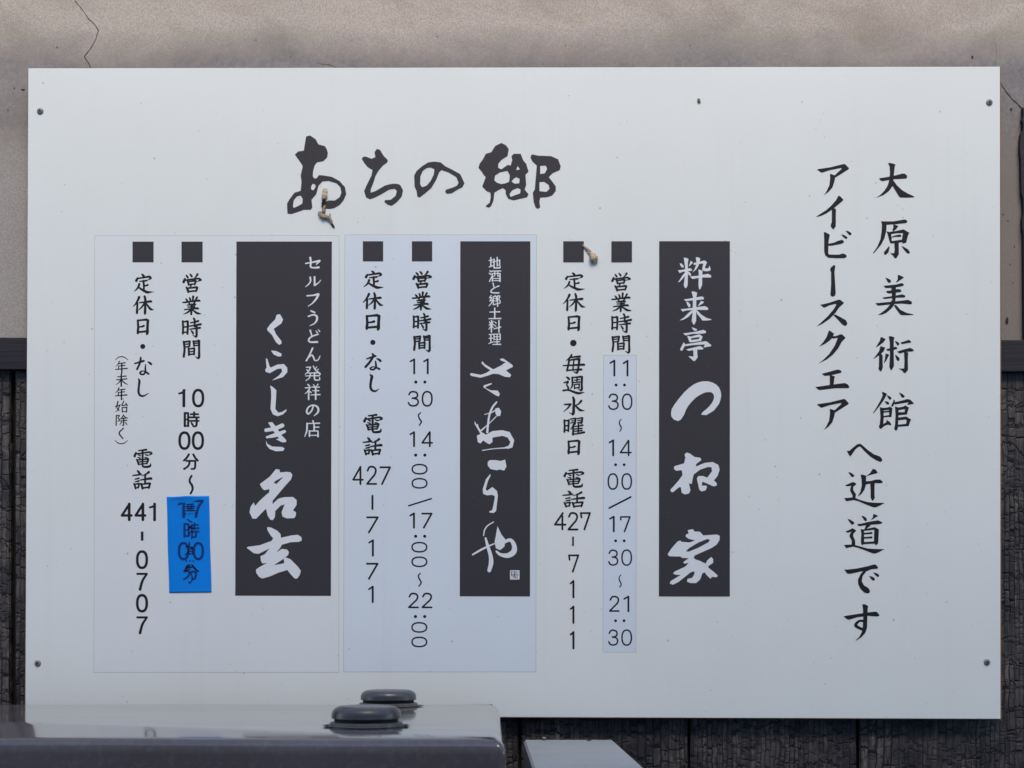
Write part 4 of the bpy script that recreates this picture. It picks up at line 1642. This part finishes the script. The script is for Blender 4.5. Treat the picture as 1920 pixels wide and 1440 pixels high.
def crop(pts, ox, oy, s):
    return [(ox + a / s, oy + b / s, 0.88 * c / s) for a, b, c in pts]
h1 = empty("insect_husk", W(608, 385, Y0), "longer crooked tan insect husk hanging over the first character of the heading", "insect husk", "insect husks stuck on the sign")
o = (590, 340, 14.4)
from_data("casing", *tube(crop([(285, 205, 95), (285, 240, 135), (278, 330, 140), (270, 420, 165), (255, 480, 120), (262, 500, 60)], *o), 0.12, 1), M["husk"], h1, None, True)
from_data("thorax", *tube(crop([(260, 480, 80), (250, 540, 100), (235, 590, 100), (245, 640, 80), (215, 690, 60), (250, 720, 50)], *o), 0.2, 2), M["husk_dark"], h1, None, True)
from_data("abdomen", *tube(crop([(262, 630, 50), (262, 690, 80), (255, 760, 95), (235, 830, 100), (225, 860, 60)], *o), 0.15, 3), M["husk_brown"], h1, None, True)
from_data("dried_shell", *tube(crop([(100, 835, 40), (140, 880, 100), (230, 960, 150), (320, 965, 130), (400, 1010, 130), (445, 1090, 90), (470, 1150, 60)], *o), 0.14, 4), M["husk_brown"], h1, None, True)
from_data("tail", *tube(crop([(462, 1150, 50), (490, 1190, 60), (520, 1230, 45), (532, 1262, 22)], *o), 0.15, 5), M["husk_dark"], h1, None, True)
from_data("leg", *tube(crop([(400, 870, 18), (420, 920, 26), (410, 985, 22)], *o), 0.1, 6), M["husk_dark"], h1, None, True)
from_data("head", *tube(crop([(112, 826, 30), (140, 832, 44), (172, 828, 24)], *o), 0.15, 7), M["husk_dark"], h1, None, True)
h2 = empty("insect_husk", W(1108, 475, Y0), "short club-shaped pale insect husk beside the black square mark right of centre", "insect husk", "insect husks stuck on the sign")
o = (1040, 440, 12)
from_data("stalk", *tube(crop([(618, 222, 20), (650, 262, 44), (720, 325, 60), (790, 385, 70), (815, 410, 40)], *o), 0.18, 8), M["husk_brown"], h2, None, True)
from_data("casing", *tube(crop([(740, 390, 50), (800, 420, 80), (855, 480, 150), (880, 550, 200), (905, 605, 150), (920, 645, 60)], *o), 0.14, 9), M["husk"], h2, None, True)
sd_ = from_data("seed", *tube([(1308.6, 184.6, 2.2), (1309.6, 186.2, 4.4), (1310.6, 189.4, 5.2), (1312, 191.6, 3.4), (1313, 193.4, 1.0)], 0.1, 10), M["husk_brown"], None, None, True)
tag(sd_, "tiny brown seed stuck alone near the top of the sign", "seed")

# ------------------------------------------------------------------ glossy metal cabinet, lower left
XR = (950 - U0) * 1.63 / F
YB, YF = 2.45, 1.63
ZT = ZC - 145 * YB / F
mc = empty("metal_cabinet", ((XR - 1.1) / 2, (YB + YF) / 2, 0), "glossy brown metal cabinet top with two round caps in front of the sign", "cabinet")
bm = bmesh.new()
box_mesh(bm, (-1.25, YF, 0.0), (XR, YB, ZT))
bm.edges.ensure_lookup_table()
def pick(bm, fn):
    return [e_ for e_ in bm.edges if fn(*[v.co for v in e_.verts])]
vert_r = pick(bm, lambda a, b: abs(a.x - XR) < 1e-6 and abs(b.x - XR) < 1e-6 and abs(a.z - b.z) > 0.1)
bmesh.ops.bevel(bm, geom=vert_r, offset=0.012, segments=5, affect='EDGES', profile=0.5)
top_e = pick(bm, lambda a, b: abs(a.z - ZT) < 1e-6 and abs(b.z - ZT) < 1e-6)
bmesh.ops.bevel(bm, geom=top_e, offset=0.020, segments=10, affect='EDGES', profile=0.5)
for i in range(1, 130):
    yy = YF + 0.02 + (YB - YF - 0.04) * i / 130
    geom = bm.verts[:] + bm.edges[:] + bm.faces[:]
    bmesh.ops.bisect_plane(bm, geom=geom, plane_co=(0, yy, 0), plane_no=(0, 1, 0))
for i in range(1, 24):
    xx = -1.2 + (XR - 0.02 + 1.2) * i / 24
    geom = bm.verts[:] + bm.edges[:] + bm.faces[:]
    bmesh.ops.bisect_plane(bm, geom=geom, plane_co=(xx, 0, 0), plane_no=(1, 0, 0))
HZ = ZC - ZT
for v in bm.verts:
    ycx = 1.974 - 0.171 * (v.co.x + 0.671) / 0.464
    yfx = max(YF, F * (HZ + 0.107 * ycx) / (213 + F * 0.107))
    v.co.y = YB - (YB - v.co.y) * (YB - yfx) / (YB - YF)
    if v.co.z > ZT - 0.1:
        k = min(1.0, max(0.0, (v.co.z - (ZT - 0.1)) / 0.088))
        xs = v.co.x
        # dented front strip: the sheet bends down past a slanting crease
        t = (xs + 0.671) / 0.464            # 0 at left of picture, 1 by the caps
        yc_ = 1.974 - 0.171 * t
        d_ = max(0.0, yc_ - v.co.y)
        soft = d_ * d_ / (d_ + 0.004)
        v.co.z -= k * soft * 0.107
        v.co.z += k * 0.0006 * math.sin(xs * 9) * math.sin(v.co.y * 11)
body = from_bm("body", bm, M["cabinet"], mc, None, True)
ed = body.modifiers.new("normals", 'WEIGHTED_NORMAL')
ed.weight = 100

def cap(x, y):
    r = 0.0490
    bm = bmesh.new()
    lathe(bm, [(0.0425, 0.0112), (r - .0010, 0.0112), (r, .0120), (r, 0.0172), (r - .0006, .0202), (r - .0022, .0232), (r - .0050, .0258), (r - .0086, .0275), (r - .0120, .0283), (r - .0150, .0286), (0.006, .0287)], (x, y, ZT), 'Z', 72)
    c = from_bm("vent_cap", bm, M["cap"], mc, None, True)
    es = c.modifiers.new("split", 'EDGE_SPLIT')
    es.split_angle = math.radians(40)
    bm = bmesh.new()
    lathe(bm, [(0.0450, 0.0040), (0.0450, 0.0114)], (x, y, ZT), 'Z', 60)  # black ring standing in for the dark gap under the lid
    from_bm("gap_black", bm, M["gap_black"], c, None, True)
    bm = bmesh.new()
    lathe(bm, [(0.0528, -0.002), (0.0528, 0.0014), (0.0516, 0.0022), (0.0513, .0050), (0.0500, 0.0060), (0.044, .0064)], (x, y, ZT), 'Z', 72)
    f = from_bm("flange", bm, M["flange"], c, None, True)
    es = f.modifiers.new("split", 'EDGE_SPLIT')
    es.split_angle = math.radians(40)
    # tar weeping round the flange foot
    rnd = random.Random(int(y * 100))
    n = 60
    vs = [(x + math.cos(k / n * 6.2832) * 0.0560 * rnd.uniform(0.97, 1.05) * (1.08 if abs(math.cos(k / n * 6.2832)) > .9 else 1), y + math.sin(k / n * 6.2832) * 0.057 * rnd.uniform(0.97, 1.03), ZT + 0.0012) for k in range(n)]
    from_data("sealant", vs, [tuple(range(n))], M["gap_black"], c)
cap(-0.1712, 2.385)
cap(-0.1680, 1.905)

# ------------------------------------------------------------------ smaller grey box, lower right
bx0, bx1 = (981 - U0) * 2.42 / F, (1150 - U0) * 2.42 / F
zb = ZC - 212 * 2.42 / F
mb = empty("metal_box", ((bx0 + bx1) / 2, 2.06, 0), "dull grey metal box with a bolt on its back edge, below the sign's bottom edge", "box")
bm = bmesh.new()
box_mesh(bm, (bx0, 1.70, 0.0), (bx1, 2.42, zb))
bmesh.ops.bevel(bm, geom=pick(bm, lambda a, b: abs(a.z - zb) < 1e-6 and abs(b.z - zb) < 1e-6), offset=0.0035, segments=3, affect='EDGES')
b_ = from_bm("body", bm, M["box"], mb, None, True)
es = b_.modifiers.new("normals", 'WEIGHTED_NORMAL')
es.weight = 100
bm = bmesh.new()
bu = W(1020, 1388, 2.405)
lathe(bm, [(0.0022, -0.001), (0.0022, 0.0030), (0.0038, 0.0032), (0.0038, 0.0050), (0.0030, 0.0058)], (bu.x, 2.405, zb), 'Z', 20)
from_bm("bolt", bm, M["screw"], mb, None, True)
bu = W(1104, 1389, 2.40)
bm = bmesh.new()
lathe(bm, [(0.0042, -0.001), (0.0042, 0.0008), (0.0034, 0.0014)], (bu.x, 2.395, zb), 'Z', 20)
from_bm("plug", bm, M["slot"], mb, None, True)
